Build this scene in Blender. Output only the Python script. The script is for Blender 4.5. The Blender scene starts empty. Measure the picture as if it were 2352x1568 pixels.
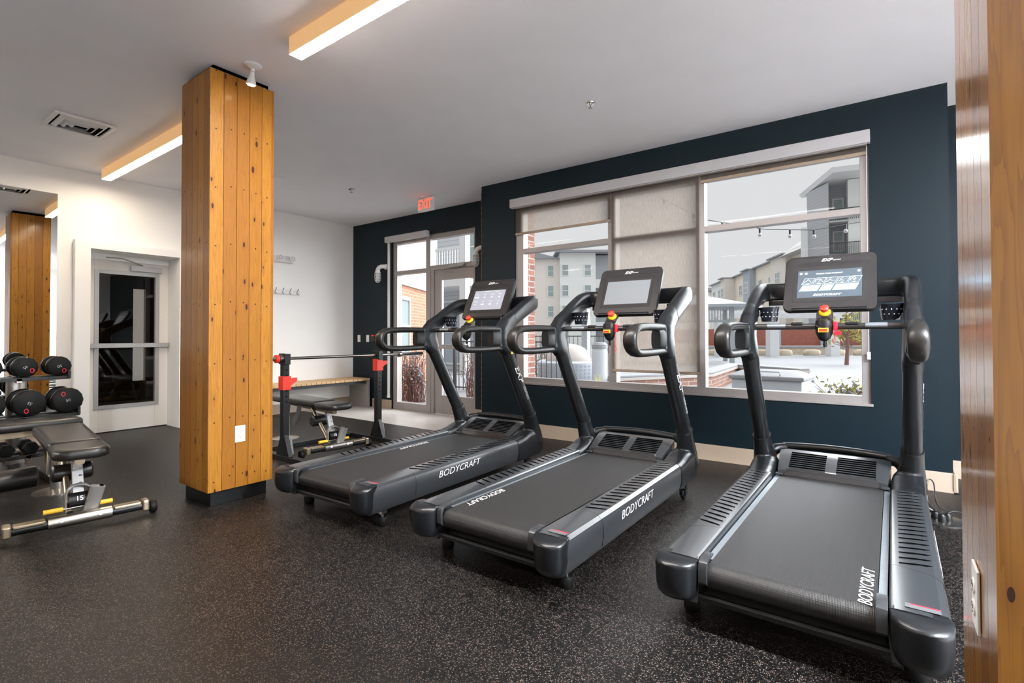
import bpy, bmesh, math, random
from mathutils import Vector, Matrix
random.seed(7)
PI = math.pi
SC = bpy.context.scene
COL = SC.collection
H = 3.05
# ------------------------------------------------------------------ helpers
def link(o):
    COL.objects.link(o); return o

def tag(o, label=None, cat=None, group=None, kind=None):
    if label: o['label'] = label
    if cat: o['category'] = cat
    if group: o['group'] = group
    if kind: o['kind'] = kind
    return o

def thing(name, label, cat, loc=(0, 0, 0), rz=0.0, group=None, kind=None):
    o = link(bpy.data.objects.new(name, None))
    o.empty_display_size = .1
    o.location = loc; o.rotation_euler = (0, 0, rz)
    return tag(o, label, cat, group, kind)

class MB:
    """collects shapes, then links them as one mesh object"""
    def __init__(s):
        s.bm = bmesh.new(); s.xf = Matrix.Identity(4)
        s.uv = s.bm.loops.layers.uv.new('UVMap')
    def V(s, p):
        return s.bm.verts.new(s.xf @ Vector(p))
    def face(s, vs):
        try: return s.bm.faces.new(vs)
        except ValueError: return None
    def box(s, x0, x1, y0, y1, z0, z1):
        v = [s.V((x, y, z)) for z in (z0, z1) for y in (y0, y1) for x in (x0, x1)]
        for f in ((0, 2, 3, 1), (4, 5, 7, 6), (0, 1, 5, 4), (2, 6, 7, 3), (0, 4, 6, 2), (1, 3, 7, 5)):
            s.face([v[i] for i in f])
        return s
    def loft(s, rings, cap=True, close=True):
        R = [[s.V(p) for p in r] for r in rings]
        n = len(R[0])
        for a, b in zip(R, R[1:]):
            for i in range(n if close else n - 1):
                j = (i + 1) % n
                s.face([a[i], a[j], b[j], b[i]])
        if cap and close:
            s.face(list(reversed(R[0]))); s.face(R[-1])
        return s
    def prism(s, pts, fn, t0, t1):
        """pts 2-D polygon, fn(u,v,t) -> 3-D"""
        return s.loft([[fn(u, v, t0) for u, v in pts], [fn(u, v, t1) for u, v in pts]])
    def tube(s, path, r, n=12, r2=None, up=(0, 0, 1), sq=1.0, closed=False, cap=True):
        """r radius (or list) along n1 (horizontal side), r2 along n2"""
        P = [Vector(p) for p in path]; m = len(P); rings = []
        prev = None
        for i, p in enumerate(P):
            if closed: t = P[(i + 1) % m] - P[i - 1]
            else: t = P[min(i + 1, m - 1)] - P[max(i - 1, 0)]
            t.normalize()
            if prev is None:
                n1 = t.cross(Vector(up))
                if n1.length < 1e-4: n1 = t.cross(Vector((0, 1, 0)))
            else:
                n1 = prev - t * prev.dot(t)
            n1.normalize(); prev = n1.copy(); n2 = t.cross(n1)
            a = r[i] if isinstance(r, (list, tuple)) else r
            b = a if r2 is None else (r2[i] if isinstance(r2, (list, tuple)) else r2)
            ring = []
            for k in range(n):
                th = 2 * PI * k / n; c, d = math.cos(th), math.sin(th)
                c = math.copysign(abs(c) ** sq, c); d = math.copysign(abs(d) ** sq, d)
                ring.append(p + n1 * (a * c) + n2 * (b * d))
            rings.append(ring)
        if closed:
            rings.append(rings[0])
            R = [[s.V(q) for q in r_] for r_ in rings[:-1]]
            for i in range(m):
                a_, b_ = R[i], R[(i + 1) % m]
                for k in range(n): s.face([a_[k], a_[(k + 1) % n], b_[(k + 1) % n], b_[k]])
            return s
        return s.loft(rings, cap)
    def cyl(s, a, b, r, n=20, r2=None):
        return s.tube([a, b], [r, r if r2 is None else r2], n)
    def lathe(s, prof, c=(0, 0, 0), n=28, axis='z'):
        def pt(r, z, th):
            x, y = r * math.cos(th), r * math.sin(th)
            if axis == 'z': q = (x, y, z)
            elif axis == 'x': q = (z, x, y)
            else: q = (x, z, y)
            return (c[0] + q[0], c[1] + q[1], c[2] + q[2])
        R = []
        for r, z in prof:
            if r < 1e-5: R.append([s.V(pt(0, z, 0))])
            else: R.append([s.V(pt(r, z, 2 * PI * k / n)) for k in range(n)])
        for a, b in zip(R, R[1:]):
            for k in range(n):
                j = (k + 1) % n
                if len(a) == 1 and len(b) == 1: continue
                if len(a) == 1: s.face([a[0], b[j], b[k]])
                elif len(b) == 1: s.face([a[k], a[j], b[0]])
                else: s.face([a[k], a[j], b[j], b[k]])
        return s
    def mesh(s, me, M):
        for v in me.vertices: pass
        vs = [s.bm.verts.new(s.xf @ (M @ v.co)) for v in me.vertices]
        for p in me.polygons: s.face([vs[i] for i in p.vertices])
        return s
    def build(s, name, mat, parent=None, bevel=0, seg=2, ang=40, fix=True, sub=0, mods=()):
        bm = s.bm
        if fix: bmesh.ops.recalc_face_normals(bm, faces=bm.faces[:])
        lim = math.radians(ang)
        for f in bm.faces: f.smooth = True
        if not bevel and not sub:
            for e in bm.edges:
                if len(e.link_faces) != 2 or e.calc_face_angle(0) > lim: e.smooth = False
        me = bpy.data.meshes.new(name); bm.to_mesh(me); bm.free()
        for m in (mat if isinstance(mat, (list, tuple)) else [mat]): me.materials.append(m)
        o = link(bpy.data.objects.new(name, me))
        if parent is not None: o.parent = parent
        if bevel:
            b = o.modifiers.new('Bevel', 'BEVEL'); b.width = bevel; b.segments = seg
            b.limit_method = 'ANGLE'; b.angle_limit = math.radians(ang); b.harden_normals = True
        if sub:
            b = o.modifiers.new('Sub', 'SUBSURF'); b.levels = sub; b.render_levels = sub
        return o

def bake_remesh(mb, voxel, iters, name, mat, parent):
    """fuse overlapping volumes into one smooth skin"""
    o = mb.build(name, mat, parent)
    r = o.modifiers.new('R', 'REMESH'); r.mode = 'VOXEL'; r.voxel_size = voxel; r.use_smooth_shade = True
    m = o.modifiers.new('S', 'SMOOTH'); m.factor = .5; m.iterations = iters
    dg = bpy.context.evaluated_depsgraph_get()
    me = bpy.data.meshes.new_from_object(o.evaluated_get(dg))
    me.name = name; o.modifiers.clear(); o.data = me
    for p in me.polygons: p.use_smooth = True
    return o

def copy_tree(o, parent=None):
    c = o.copy(); link(c); c.parent = parent
    for ch in list(o.children): copy_tree(ch, c)
    return c

def text_me(txt, size, ext=.0005, shear=0.0, align='LEFT', sx=1.0, bold=0.0):
    cu = bpy.data.curves.new('t', 'FONT'); cu.body = txt; cu.size = size; cu.extrude = ext
    cu.shear = shear; cu.align_x = align; cu.align_y = 'CENTER'; cu.resolution_u = 3; cu.offset = bold
    o = bpy.data.objects.new('t', cu); COL.objects.link(o)
    dg = bpy.context.evaluated_depsgraph_get()
    me = bpy.data.meshes.new_from_object(o.evaluated_get(dg))
    COL.objects.unlink(o); bpy.data.objects.remove(o)
    if sx != 1.0:
        for v in me.vertices: v.co.x *= sx
    return me

def frame_mat(origin, ex, ey):
    ex = Vector(ex).normalized(); ey = Vector(ey).normalized(); ez = ex.cross(ey)
    M = Matrix((ex, ey, ez)).transposed().to_4x4(); M.translation = Vector(origin)
    return M

# ------------------------------------------------------------------ materials
def nodes(name):
    m = bpy.data.materials.new(name); m.use_nodes = True
    nt = m.node_tree; b = nt.nodes['Principled BSDF']
    return m, nt, b
def L(nt, a, b): nt.links.new(a, b)
def math_n(nt, op, a, b=None, c=None):
    n = nt.nodes.new('ShaderNodeMath'); n.operation = op
    for i, v in enumerate((a, b, c)):
        if v is None: continue
        if isinstance(v, (int, float)): n.inputs[i].default_value = v
        else: L(nt, v, n.inputs[i])
    return n.outputs[0]
def mixc(nt, fac, a, b, typ='MIX'):
    n = nt.nodes.new('ShaderNodeMix'); n.data_type = 'RGBA'; n.blend_type = typ
    for i, v in ((0, fac), (6, a), (7, b)):
        if isinstance(v, (int, float)): n.inputs[i].default_value = v
        elif isinstance(v, tuple): n.inputs[i].default_value = v + (1,) if len(v) == 3 else v
        else: L(nt, v, n.inputs[i])
    return n.outputs[2]
def bump(nt, b, h, dist=.001, strength=1.0):
    n = nt.nodes.new('ShaderNodeBump'); n.inputs['Distance'].default_value = dist
    n.inputs['Strength'].default_value = strength
    L(nt, h, n.inputs['Height']); L(nt, n.outputs[0], b.inputs['Normal'])
def P(name, col, rough=.5, metal=0.0, coat=0.0, spec=.5, noise=0.0, nscale=40, nb=0.0, emit=None, es=0):
    m, nt, b = nodes(name)
    b.inputs['Base Color'].default_value = (*col, 1); b.inputs['Roughness'].default_value = rough
    b.inputs['Metallic'].default_value = metal; b.inputs['Coat Weight'].default_value = coat
    b.inputs['Coat Roughness'].default_value = .15; b.inputs['Specular IOR Level'].default_value = spec
    tc = nt.nodes.new('ShaderNodeTexCoord')
    n = nt.nodes.new('ShaderNodeTexNoise'); n.inputs['Scale'].default_value = nscale
    n.inputs['Detail'].default_value = 4
    L(nt, tc.outputs['Object'], n.inputs['Vector'])
    k = max(noise, .04)
    lo = tuple(max(0, c * (1 - k)) for c in col); hi = tuple(min(1, c * (1 + k)) for c in col)
    L(nt, mixc(nt, n.outputs['Fac'], lo, hi), b.inputs['Base Color'])
    if nb: bump(nt, b, n.outputs['Fac'], nb)
    if emit:
        b.inputs['Emission Color'].default_value = (*emit, 1); b.inputs['Emission Strength'].default_value = es
    return m
M = {}
M['ceil'] = P('ceiling_paint', (.88, .875, .91), .8, noise=.02, nscale=3)
M['wallw'] = P('white_paint', (.90, .885, .865), .6, noise=.02, nscale=2)
M['blue'] = P('blue_paint', (.0045, .0120, .0175), .45, noise=.05, nscale=3, spec=.22)
M['door'] = P('door_paint', (.72, .68, .62), .45, noise=.02)
M['trim'] = P('baseboard_paint', (0.323, 0.246, 0.183), .45, noise=.03)
M['alu'] = P('window_aluminium', (.34, .31, .30), .4, .35, noise=.03)
M['aluw'] = P('shade_housing', (.50, .485, .50), .45, noise=.02)
M['plast'] = P('treadmill_plastic', (.007, .008, .0095), .33, coat=.10, noise=.08, nscale=60, spec=.42)
M['rail'] = P('treadmill_rail_cover', (.026, .028, .031), .31, coat=.3, spec=.9, noise=.06, nscale=30)
M['blk'] = P('black_plastic', (.004, .004, .0045), .42, noise=.1)
M['rub'] = P('black_rubber', (.005, .0047, .0045), .55, noise=.1, spec=.22)
M['grip'] = P('grip_rubber', (.008, .007, .006), .38, noise=.1)
M['bezel'] = P('console_bezel', (.024, .021, .0205), .30, coat=.3, noise=.03)
M['bezel2'] = P('console_glass_border', (.03, .028, .028), .15, coat=.5)
M['metal'] = P('brushed_steel', (.42, .39, .355), .30, 1.0, noise=.08, nscale=90)
M['strip'] = P('deck_strip', (.28, .31, .34), .35, .7, noise=.15, nscale=60)
M['chrome'] = P('chrome', (.7, .7, .7), .12, 1.0)
M['gold'] = P('champagne_steel', (.50, .41, .29), .32, .9, noise=.05)
M['silver'] = P('silver_paint', (.38, .37, .36), .38, .6, noise=.05)
M['leather'] = P('black_vinyl', (.011, .0095, .0085), .38, coat=.15, noise=.15, nscale=120, nb=.0004)
M['yellow'] = P('yellow_grip', (.85, .50, .03), .5, noise=.04)
M['yel2'] = P('yellow_plastic', (.85, .60, .02), .45)
M['red'] = P('red_plastic', (.72, .035, .02), .4, noise=.05)
M['crim'] = P('crimson_plastic', (.62, .01, .03), .4)
M['orange'] = P('orange_label', (.95, .35, .02), .5)
M['white'] = P('white_print', (.80, .80, .80), .5)
M['wplast'] = P('white_plastic', (.78, .77, .76), .35, noise=.02)
M['ltext'] = P('grey_print', (.45, .46, .47), .5)
M['dtext'] = P('dark_print', (.02, .02, .02), .5)
M['racks'] = P('powder_coat_black', (.004, .0045, .005), .4, noise=.1)
M['bar'] = P('barbell_steel', (.22, .20, .18), .28, 1.0)
M['slat'] = P('bench_oak', (.62, .40, .20), .5, noise=.2, nscale=30)
M['panel'] = P('grey_laminate', (.30, .285, .27), .5, noise=.05)
M['glassblk'] = P('smoked_cup', (.012, .014, .02), .12, coat=.6)
M['navy'] = P('navy_clip', (.02, .02, .06), .3, coat=.3)
M['fabricd'] = P('dark_void', (.002, .002, .002), .9, spec=.0)
M['snow'] = P('snow', (0.270, 0.273, 0.283), .7, noise=.03, nscale=1.5)
M['siding'] = P('white_siding', (0.432, 0.444, 0.456), .6)
M['beige'] = P('beige_stucco', (0.681, 0.619, 0.558), .8, noise=.05, nscale=1)
M['palew'] = P('pale_stucco', (0.691, 0.702, 0.671), .8, noise=.04, nscale=1)
M['cream'] = P('cream_siding', (0.725, 0.650, 0.537), .8, noise=.05, nscale=1)
M['greys'] = P('grey_siding', (0.308, 0.322, 0.336), .7, noise=.05, nscale=1)
M['greyb'] = P('blue_grey_siding', (.36, .40, .44), .7)
M['wing'] = P('window_glass_far', (.30, .35, .34), .2, noise=.2, nscale=.6)
M['wfr'] = P('white_window_frame', (0.656, 0.656, 0.640), .5)
M['soff'] = P('soffit', (.45, .44, .43), .7)
M['redf'] = P('red_brown_fence', (.30, .10, .07), .8, noise=.35, nscale=6)
M['stone'] = P('tan_stone', (0.510, 0.428, 0.326), .9, noise=.35, nscale=8)
M['cap'] = P('stone_cap', (0.434, 0.392, 0.364), .8)
M['iron'] = P('dark_iron', (.04, .045, .05), .5)
M['pgrey'] = P('pergola_grey', (0.330, 0.360, 0.375), .6, noise=.1)
M['pwhite'] = P('pergola_white', (0.640, 0.640, 0.640), .6)
M['cover'] = P('grey_cover', (.50, .53, .56), .6, noise=.08, nscale=5)
M['wick'] = P('grey_wicker', (.42, .45, .50), .6)
M['twig'] = P('twig', (.22, .13, .11), .9, noise=.3)
M['leafy'] = P('yellow_leaf', (.42, .40, .12), .7, noise=.4, nscale=20)
M['bulb'] = P('clear_bulb', (.5, .5, .48), .1)
M['sticker'] = P('faded_sticker', (.10, .10, .105), .4)
M['tstrap'] = P('red_cord', (.75, .03, .06), .5)

def brick_mat(name, c1, c2, mortar, rows=.075, w=.24):
    m, nt, b = nodes(name)
    tc = nt.nodes.new('ShaderNodeTexCoord'); br = nt.nodes.new('ShaderNodeTexBrick')
    br.inputs['Color1'].default_value = (*c1, 1); br.inputs['Color2'].default_value = (*c2, 1)
    br.inputs['Mortar'].default_value = (*mortar, 1); br.inputs['Scale'].default_value = 1
    br.inputs['Brick Width'].default_value = w; br.inputs['Row Height'].default_value = rows
    br.inputs['Mortar Size'].default_value = .008
    L(nt, tc.outputs['UV'], br.inputs['Vector']); L(nt, br.outputs['Color'], b.inputs['Base Color'])
    b.inputs['Roughness'].default_value = .85
    return m
M['brick'] = brick_mat('red_brick', (.22, .085, .06), (.29, .125, .085), (.36, .31, .28))
M['brick2'] = brick_mat('orange_brick', (.40, .15, .08), (.46, .20, .11), (.42, .31, .25))
M['brick3'] = brick_mat('tan_red_brick', (.27, .13, .095), (.35, .19, .14), (.42, .37, .33), .09, .3)

def siding_mat(name, col, rows=.18, dark=.6):
    m, nt, b = nodes(name)
    tc = nt.nodes.new('ShaderNodeTexCoord'); s = nt.nodes.new('ShaderNodeSeparateXYZ')
    L(nt, tc.outputs['UV'], s.inputs[0])
    f = math_n(nt, 'FRACT', math_n(nt, 'DIVIDE', s.outputs[1], rows))
    k = math_n(nt, 'LESS_THAN', f, .09)
    L(nt, mixc(nt, k, col, tuple(c * dark for c in col)), b.inputs['Base Color'])
    b.inputs['Roughness'].default_value = .6
    return m
M['lap'] = siding_mat('lap_siding', (.50, .515, .53))
M['lapd'] = siding_mat('board_siding', (.36, .37, .38), .3, .7)

def rubber_floor():
    m, nt, b = nodes('speckled_rubber')
    tc = nt.nodes.new('ShaderNodeTexCoord')
    def flecks(scale, thr, rad, seed):
        mp = nt.nodes.new('ShaderNodeMapping'); mp.inputs['Location'].default_value = (seed, seed * .7, 0)
        L(nt, tc.outputs['Object'], mp.inputs['Vector'])
        nz = nt.nodes.new('ShaderNodeTexNoise'); nz.inputs['Scale'].default_value = scale * 1.5
        L(nt, mp.outputs[0], nz.inputs['Vector'])
        wv = nt.nodes.new('ShaderNodeVectorMath'); wv.operation = 'MULTIPLY_ADD'
        L(nt, nz.outputs['Color'], wv.inputs[0]); wv.inputs[1].default_value = (.6 / scale,) * 3
        L(nt, mp.outputs[0], wv.inputs[2])
        v = nt.nodes.new('ShaderNodeTexVoronoi'); v.voronoi_dimensions = '2D'; v.inputs['Scale'].default_value = scale
        L(nt, wv.outputs[0], v.inputs['Vector'])
        sx = nt.nodes.new('ShaderNodeSeparateColor'); L(nt, v.outputs['Color'], sx.inputs[0])
        a = math_n(nt, 'GREATER_THAN', sx.outputs[0], thr); d = math_n(nt, 'LESS_THAN', v.outputs['Distance'], rad)
        return math_n(nt, 'MULTIPLY', a, d), sx.outputs[1]
    f1, c1 = flecks(185, .76, .40, 0); f2, c2 = flecks(330, .82, .42, 3.1)
    base = mixc(nt, nt_noise(nt, tc, 6), (.0018, .0016, .0017), (.003, .0028, .003))
    tan = mixc(nt, c1, (.058, .038, .025), (.155, .125, .108))
    c = mixc(nt, f1, base, tan); c = mixc(nt, f2, c, (.042, .033, .028))
    L(nt, c, b.inputs['Base Color'])
    b.inputs['Roughness'].default_value = .42; b.inputs['Specular IOR Level'].default_value = .28
    n = nt.nodes.new('ShaderNodeTexNoise'); n.inputs['Scale'].default_value = 260; n.inputs['Detail'].default_value = 2
    L(nt, tc.outputs['Object'], n.inputs['Vector']); bump(nt, b, n.outputs['Fac'], .0012, .7)
    return m
def nt_noise(nt, tc, s, det=3):
    n = nt.nodes.new('ShaderNodeTexNoise'); n.inputs['Scale'].default_value = s; n.inputs['Detail'].default_value = det
    L(nt, tc.outputs['Object'], n.inputs['Vector']); return n.outputs['Fac']
M['rubber'] = rubber_floor()

def tile_floor():
    m, nt, b = nodes('floor_tile'); tc = nt.nodes.new('ShaderNodeTexCoord')
    br = nt.nodes.new('ShaderNodeTexBrick'); br.offset = 0.0
    br.inputs['Color1'].default_value = (.56, .52, .49, 1); br.inputs['Color2'].default_value = (.60, .56, .53, 1)
    br.inputs['Mortar'].default_value = (.42, .39, .36, 1); br.inputs['Scale'].default_value = 1
    br.inputs['Brick Width'].default_value = .6; br.inputs['Row Height'].default_value = .3; br.inputs['Mortar Size'].default_value = .003
    L(nt, tc.outputs['Object'], br.inputs['Vector']); L(nt, br.outputs['Color'], b.inputs['Base Color'])
    b.inputs['Roughness'].default_value = .35
    return m
M['tile'] = tile_floor()

def pine(nm, coat, crough, spec, rough):
    m, nt, b = nodes(nm); tc = nt.nodes.new('ShaderNodeTexCoord')
    s = nt.nodes.new('ShaderNodeSeparateXYZ'); L(nt, tc.outputs['UV'], s.inputs[0])
    u, z = s.outputs[0], s.outputs[1]
    pid = math_n(nt, 'FLOOR', u); t = math_n(nt, 'FRACT', u)
    wn = nt.nodes.new('ShaderNodeTexWhiteNoise'); wn.noise_dimensions = '1D'; L(nt, pid, wn.inputs['W'])
    r = wn.outputs['Value']
    tx = math_n(nt, 'MULTIPLY', math_n(nt, 'SUBTRACT', t, .5), .09)
    off = math_n(nt, 'MULTIPLY', r, 37.0)
    def comb(a, b_, c):
        n = nt.nodes.new('ShaderNodeCombineXYZ')
        for i, v in enumerate((a, b_, c)):
            if isinstance(v, (int, float)): n.inputs[i].default_value = v
            else: L(nt, v, n.inputs[i])
        return n.outputs[0]
    # grain: long streaks bent by noise, cathedral figure
    v1 = comb(math_n(nt, 'MULTIPLY', tx, 26.0), math_n(nt, 'MULTIPLY', z, 1.1), off)
    g = nt.nodes.new('ShaderNodeTexNoise'); g.inputs['Scale'].default_value = 1.0; g.inputs['Detail'].default_value = 3
    L(nt, v1, g.inputs['Vector'])
    ring = math_n(nt, 'FRACT', math_n(nt, 'MULTIPLY', g.outputs['Fac'], 11.0))
    ring = math_n(nt, 'POWER', ring, 3.0)
    v2 = comb(math_n(nt, 'MULTIPLY', tx, 320.0), math_n(nt, 'MULTIPLY', z, 6.0), off)
    fg = nt.nodes.new('ShaderNodeTexNoise'); fg.inputs['Scale'].default_value = 1.0; L(nt, v2, fg.inputs['Vector'])
    c = mixc(nt, r, (.235, .080, .005), (.41, .18, .017))
    c = mixc(nt, math_n(nt, 'MULTIPLY', ring, .6), c, (.17, .055, .008))
    c = mixc(nt, math_n(nt, 'MULTIPLY', fg.outputs['Fac'], .22), c, (.48, .25, .07))
    # knots
    v3 = comb(math_n(nt, 'ADD', math_n(nt, 'MULTIPLY', tx, 11.0), math_n(nt, 'MULTIPLY', pid, 2.3)), math_n(nt, 'MULTIPLY', z, 4.2), 0.0)
    vo = nt.nodes.new('ShaderNodeTexVoronoi'); vo.voronoi_dimensions = '2D'; vo.inputs['Scale'].default_value = 1.0
    L(nt, v3, vo.inputs['Vector'])
    sc = nt.nodes.new('ShaderNodeSeparateColor'); L(nt, vo.outputs['Color'], sc.inputs[0])
    has = math_n(nt, 'GREATER_THAN', sc.outputs[0], .62)
    size = math_n(nt, 'MULTIPLY_ADD', sc.outputs[1], .07, .035)
    kn = math_n(nt, 'MULTIPLY', has, math_n(nt, 'LESS_THAN', vo.outputs['Distance'], size))
    halo = math_n(nt, 'MULTIPLY', has, math_n(nt, 'SMOOTH_MIN', math_n(nt, 'SUBTRACT', 1.0, math_n(nt, 'MULTIPLY', vo.outputs['Distance'], 3.6)), 1.0, .1))
    halo = math_n(nt, 'MAXIMUM', halo, 0.0)
    c = mixc(nt, math_n(nt, 'MULTIPLY', halo, .45), c, (.20, .07, .012))
    c = mixc(nt, kn, c, (.05, .014, .007))
    # nail holes, one per plank per row
    zz = math_n(nt, 'FRACT', math_n(nt, 'ADD', math_n(nt, 'DIVIDE', z, .405), math_n(nt, 'MULTIPLY', r, .10)))
    dz = math_n(nt, 'MULTIPLY', math_n(nt, 'SUBTRACT', zz, .5), .405)
    ox = math_n(nt, 'ADD', tx, math_n(nt, 'MULTIPLY_ADD', r, .02, -.01))
    dd = math_n(nt, 'SQRT', math_n(nt, 'ADD', math_n(nt, 'MULTIPLY', ox, ox), math_n(nt, 'MULTIPLY', dz, dz)))
    c = mixc(nt, math_n(nt, 'LESS_THAN', dd, .0052), c, (.03, .012, .01))
    L(nt, c, b.inputs['Base Color'])
    b.inputs['Roughness'].default_value = rough; b.inputs['Coat Weight'].default_value = coat
    b.inputs['Coat Roughness'].default_value = crough; b.inputs['Coat IOR'].default_value = 1.5 if coat < .5 else 1.8; b.inputs['Specular IOR Level'].default_value = spec
    bump(nt, b, g.outputs['Fac'], .0008, .5)
    return m
M['pine'] = pine('varnished_pine', .14, .14, .22, .40)
M['pineg'] = pine('glossy_varnished_pine', 1.0, .17, .3, .36)

def belt_mat():
    m, nt, b = nodes('running_belt'); tc = nt.nodes.new('ShaderNodeTexCoord')
    s = nt.nodes.new('ShaderNodeSeparateXYZ'); L(nt, tc.outputs['Object'], s.inputs[0])
    a = math_n(nt, 'SINE', math_n(nt, 'MULTIPLY', s.outputs[0], 2 * PI / .0046))
    d = math_n(nt, 'SINE', math_n(nt, 'MULTIPLY', s.outputs[1], 2 * PI / .004))
    w = math_n(nt, 'MULTIPLY_ADD', a, .6, math_n(nt, 'MULTIPLY', d, .4))
    st = nt.nodes.new('ShaderNodeTexNoise'); st.inputs['Scale'].default_value = 1.0; st.inputs['Detail'].default_value = 3
    mp = nt.nodes.new('ShaderNodeMapping'); mp.inputs['Scale'].default_value = (40, 3, 5)
    L(nt, tc.outputs['Object'], mp.inputs[0]); L(nt, mp.outputs[0], st.inputs[0])
    c = mixc(nt, st.outputs['Fac'], (.006, .0056, .0056), (.015, .014, .014))
    c = mixc(nt, math_n(nt, 'MULTIPLY_ADD', w, .25, .25), c, (.030, .028, .027))
    L(nt, c, b.inputs['Base Color']); b.inputs['Roughness'].default_value = .46
    bump(nt, b, w, .0006, .6)
    return m
M['belt'] = belt_mat()

def glass_mat(name, tint=(1, 1, 1), refl=1.0):
    m, nt, b = nodes(name); nt.nodes.remove(b)
    out = nt.nodes['Material Output']
    tr = nt.nodes.new('ShaderNodeBsdfTransparent'); tr.inputs[0].default_value = (*tint, 1)
    gl = nt.nodes.new('ShaderNodeBsdfGlossy'); gl.inputs['Roughness'].default_value = .01
    fr = nt.nodes.new('ShaderNodeFresnel'); fr.inputs[0].default_value = 1.45
    mx = nt.nodes.new('ShaderNodeMixShader')
    ge = nt.nodes.new('ShaderNodeNewGeometry')
    L(nt, math_n(nt, 'MULTIPLY', math_n(nt, 'MULTIPLY', fr.outputs[0], refl), math_n(nt, 'SUBTRACT', 1.0, ge.outputs['Backfacing'])), mx.inputs[0]); L(nt, tr.outputs[0], mx.inputs[1]); L(nt, gl.outputs[0], mx.inputs[2])
    L(nt, mx.outputs[0], out.inputs[0])
    return m
M['glass'] = glass_mat('window_glass', (.985, .99, .99), .12)
M['dglass'] = glass_mat('door_glass', (.55, .52, .48), 1.6)

def shade_mat():
    m, nt, b = nodes('shade_fabric'); nt.nodes.remove(b); out = nt.nodes['Material Output']
    tc = nt.nodes.new('ShaderNodeTexCoord')
    mp = nt.nodes.new('ShaderNodeMapping'); mp.inputs['Scale'].default_value = (170, 1, 14)
    n = nt.nodes.new('ShaderNodeTexNoise'); n.inputs['Scale'].default_value = 1.0; n.inputs['Detail'].default_value = 3
    L(nt, tc.outputs['Object'], mp.inputs[0]); L(nt, mp.outputs[0], n.inputs[0])
    col = mixc(nt, n.outputs['Fac'], (.24, .20, .165), (.47, .415, .365))
    tr = nt.nodes.new('ShaderNodeBsdfTransparent')
    di = nt.nodes.new('ShaderNodeBsdfDiffuse'); tl = nt.nodes.new('ShaderNodeBsdfTranslucent')
    L(nt, col, di.inputs[0]); L(nt, col, tl.inputs[0])
    a = nt.nodes.new('ShaderNodeMixShader'); a.inputs[0].default_value = .78
    L(nt, di.outputs[0], a.inputs[1]); L(nt, tl.outputs[0], a.inputs[2])
    c = nt.nodes.new('ShaderNodeMixShader'); c.inputs[0].default_value = .40
    L(nt, a.outputs[0], c.inputs[1]); L(nt, tr.outputs[0], c.inputs[2]); L(nt, c.outputs[0], out.inputs[0])
    return m
M['shade'] = shade_mat()

def emit_mat(name, col, s):
    m, nt, b = nodes(name)
    b.inputs['Base Color'].default_value = (*[min(1, c) for c in col], 1)
    b.inputs['Emission Color'].default_value = (*col, 1); b.inputs['Emission Strength'].default_value = s
    return m
M['lamp'] = emit_mat('lamp_diffuser', (1.0, .84, .66), 46.0)
M['lamp1'] = emit_mat('lamp_diffuser_bright', (1.0, .93, .86), 135.0)
M['fill2'] = emit_mat('added_fill_neutral', (.86, .93, 1.0), 1050.0)  # strong diffuser for the added light right of view
M['fill3'] = emit_mat('added_fill_soft', (1.0, .96, .93), 130.0)  # diffuser for an added light behind the camera
M['lampside'] = emit_mat('lamp_side_glow', (1.0, .62, .28), .26)  # housing sides made to glow, warming the ceiling beside them
M['spot'] = emit_mat('spot_bulb', (1.0, .74, .42), 14.0)
M['exitr'] = emit_mat('exit_letters', (1.0, .10, .05), 1.1)
M['scr_a'] = emit_mat('screen_dark_blue', (.045, .060, .075), 1.0)
M['scr_b'] = emit_mat('screen_lilac', (.20, .205, .24), 1.0)
M['scr_c'] = P('screen_grey', (.23, .245, .26), .12, coat=.3)
M['scr_w'] = emit_mat('screen_white', (.62, .70, .74), 1.0)
M['scr_l'] = emit_mat('screen_blue', (.22, .38, .52), 1.0)
M['scr_m'] = emit_mat('screen_tile', (.07, .09, .105), 1.0)
mm, nt_, b_ = nodes('mirror_glass')
b_.inputs['Base Color'].default_value = (.86, .88, .86, 1); b_.inputs['Metallic'].default_value = 1; b_.inputs['Roughness'].default_value = .0
M['mirror'] = mm
# ------------------------------------------------------------------ the room shell
X0 = -7.39; XR = 4.2; YB = -3.4; Y1 = 5.49; Y2 = 4.99; XB1 = -4.12; XB2 = .384; Y3 = 5.515

def struct(mb, name, mat, **k):
    o = mb.build(name, mat, k.pop('parent', None), **k)
    if o.parent is None: o['kind'] = 'structure'
    return o
def S(o): o['kind'] = 'structure'; return o

mb = MB(); mb.box(X0, .8, YB, 4.55, -.1, 0); mb.box(-4.2, .8, 4.55, 5.6, -.1, 0); mb.box(-7.8, X0, 1.5, 3.1, -.1, 0)
struct(mb, 'floor', M['rubber'])
struct(MB().box(X0, -4.2, 4.55, 5.6, -.1, .002), 'floor', M['tile'])
struct(MB().box(.8, XR, YB, 5.6, -.1, .0), 'floor', M['tile'])  # pale floor out of view, added to bounce light onto the ceiling
struct(MB().box(-7.9, XR + .1, YB - .1, 5.7, H, H + .15), 'ceiling', M['ceil'])

def wall_grid(mb, us, vs, holes, fn):
    """boxes of a wall over the grid us x vs, leaving out holes; fn(u0,u1,v0,v1)"""
    for u0, u1 in zip(us, us[1:]):
        for v0, v1 in zip(vs, vs[1:]):
            if any(u0 >= a - 1e-6 and u1 <= b + 1e-6 and v0 >= c - 1e-6 and v1 <= d + 1e-6 for a, b, c, d in holes): continue
            fn(u0, u1, v0, v1)
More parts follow.
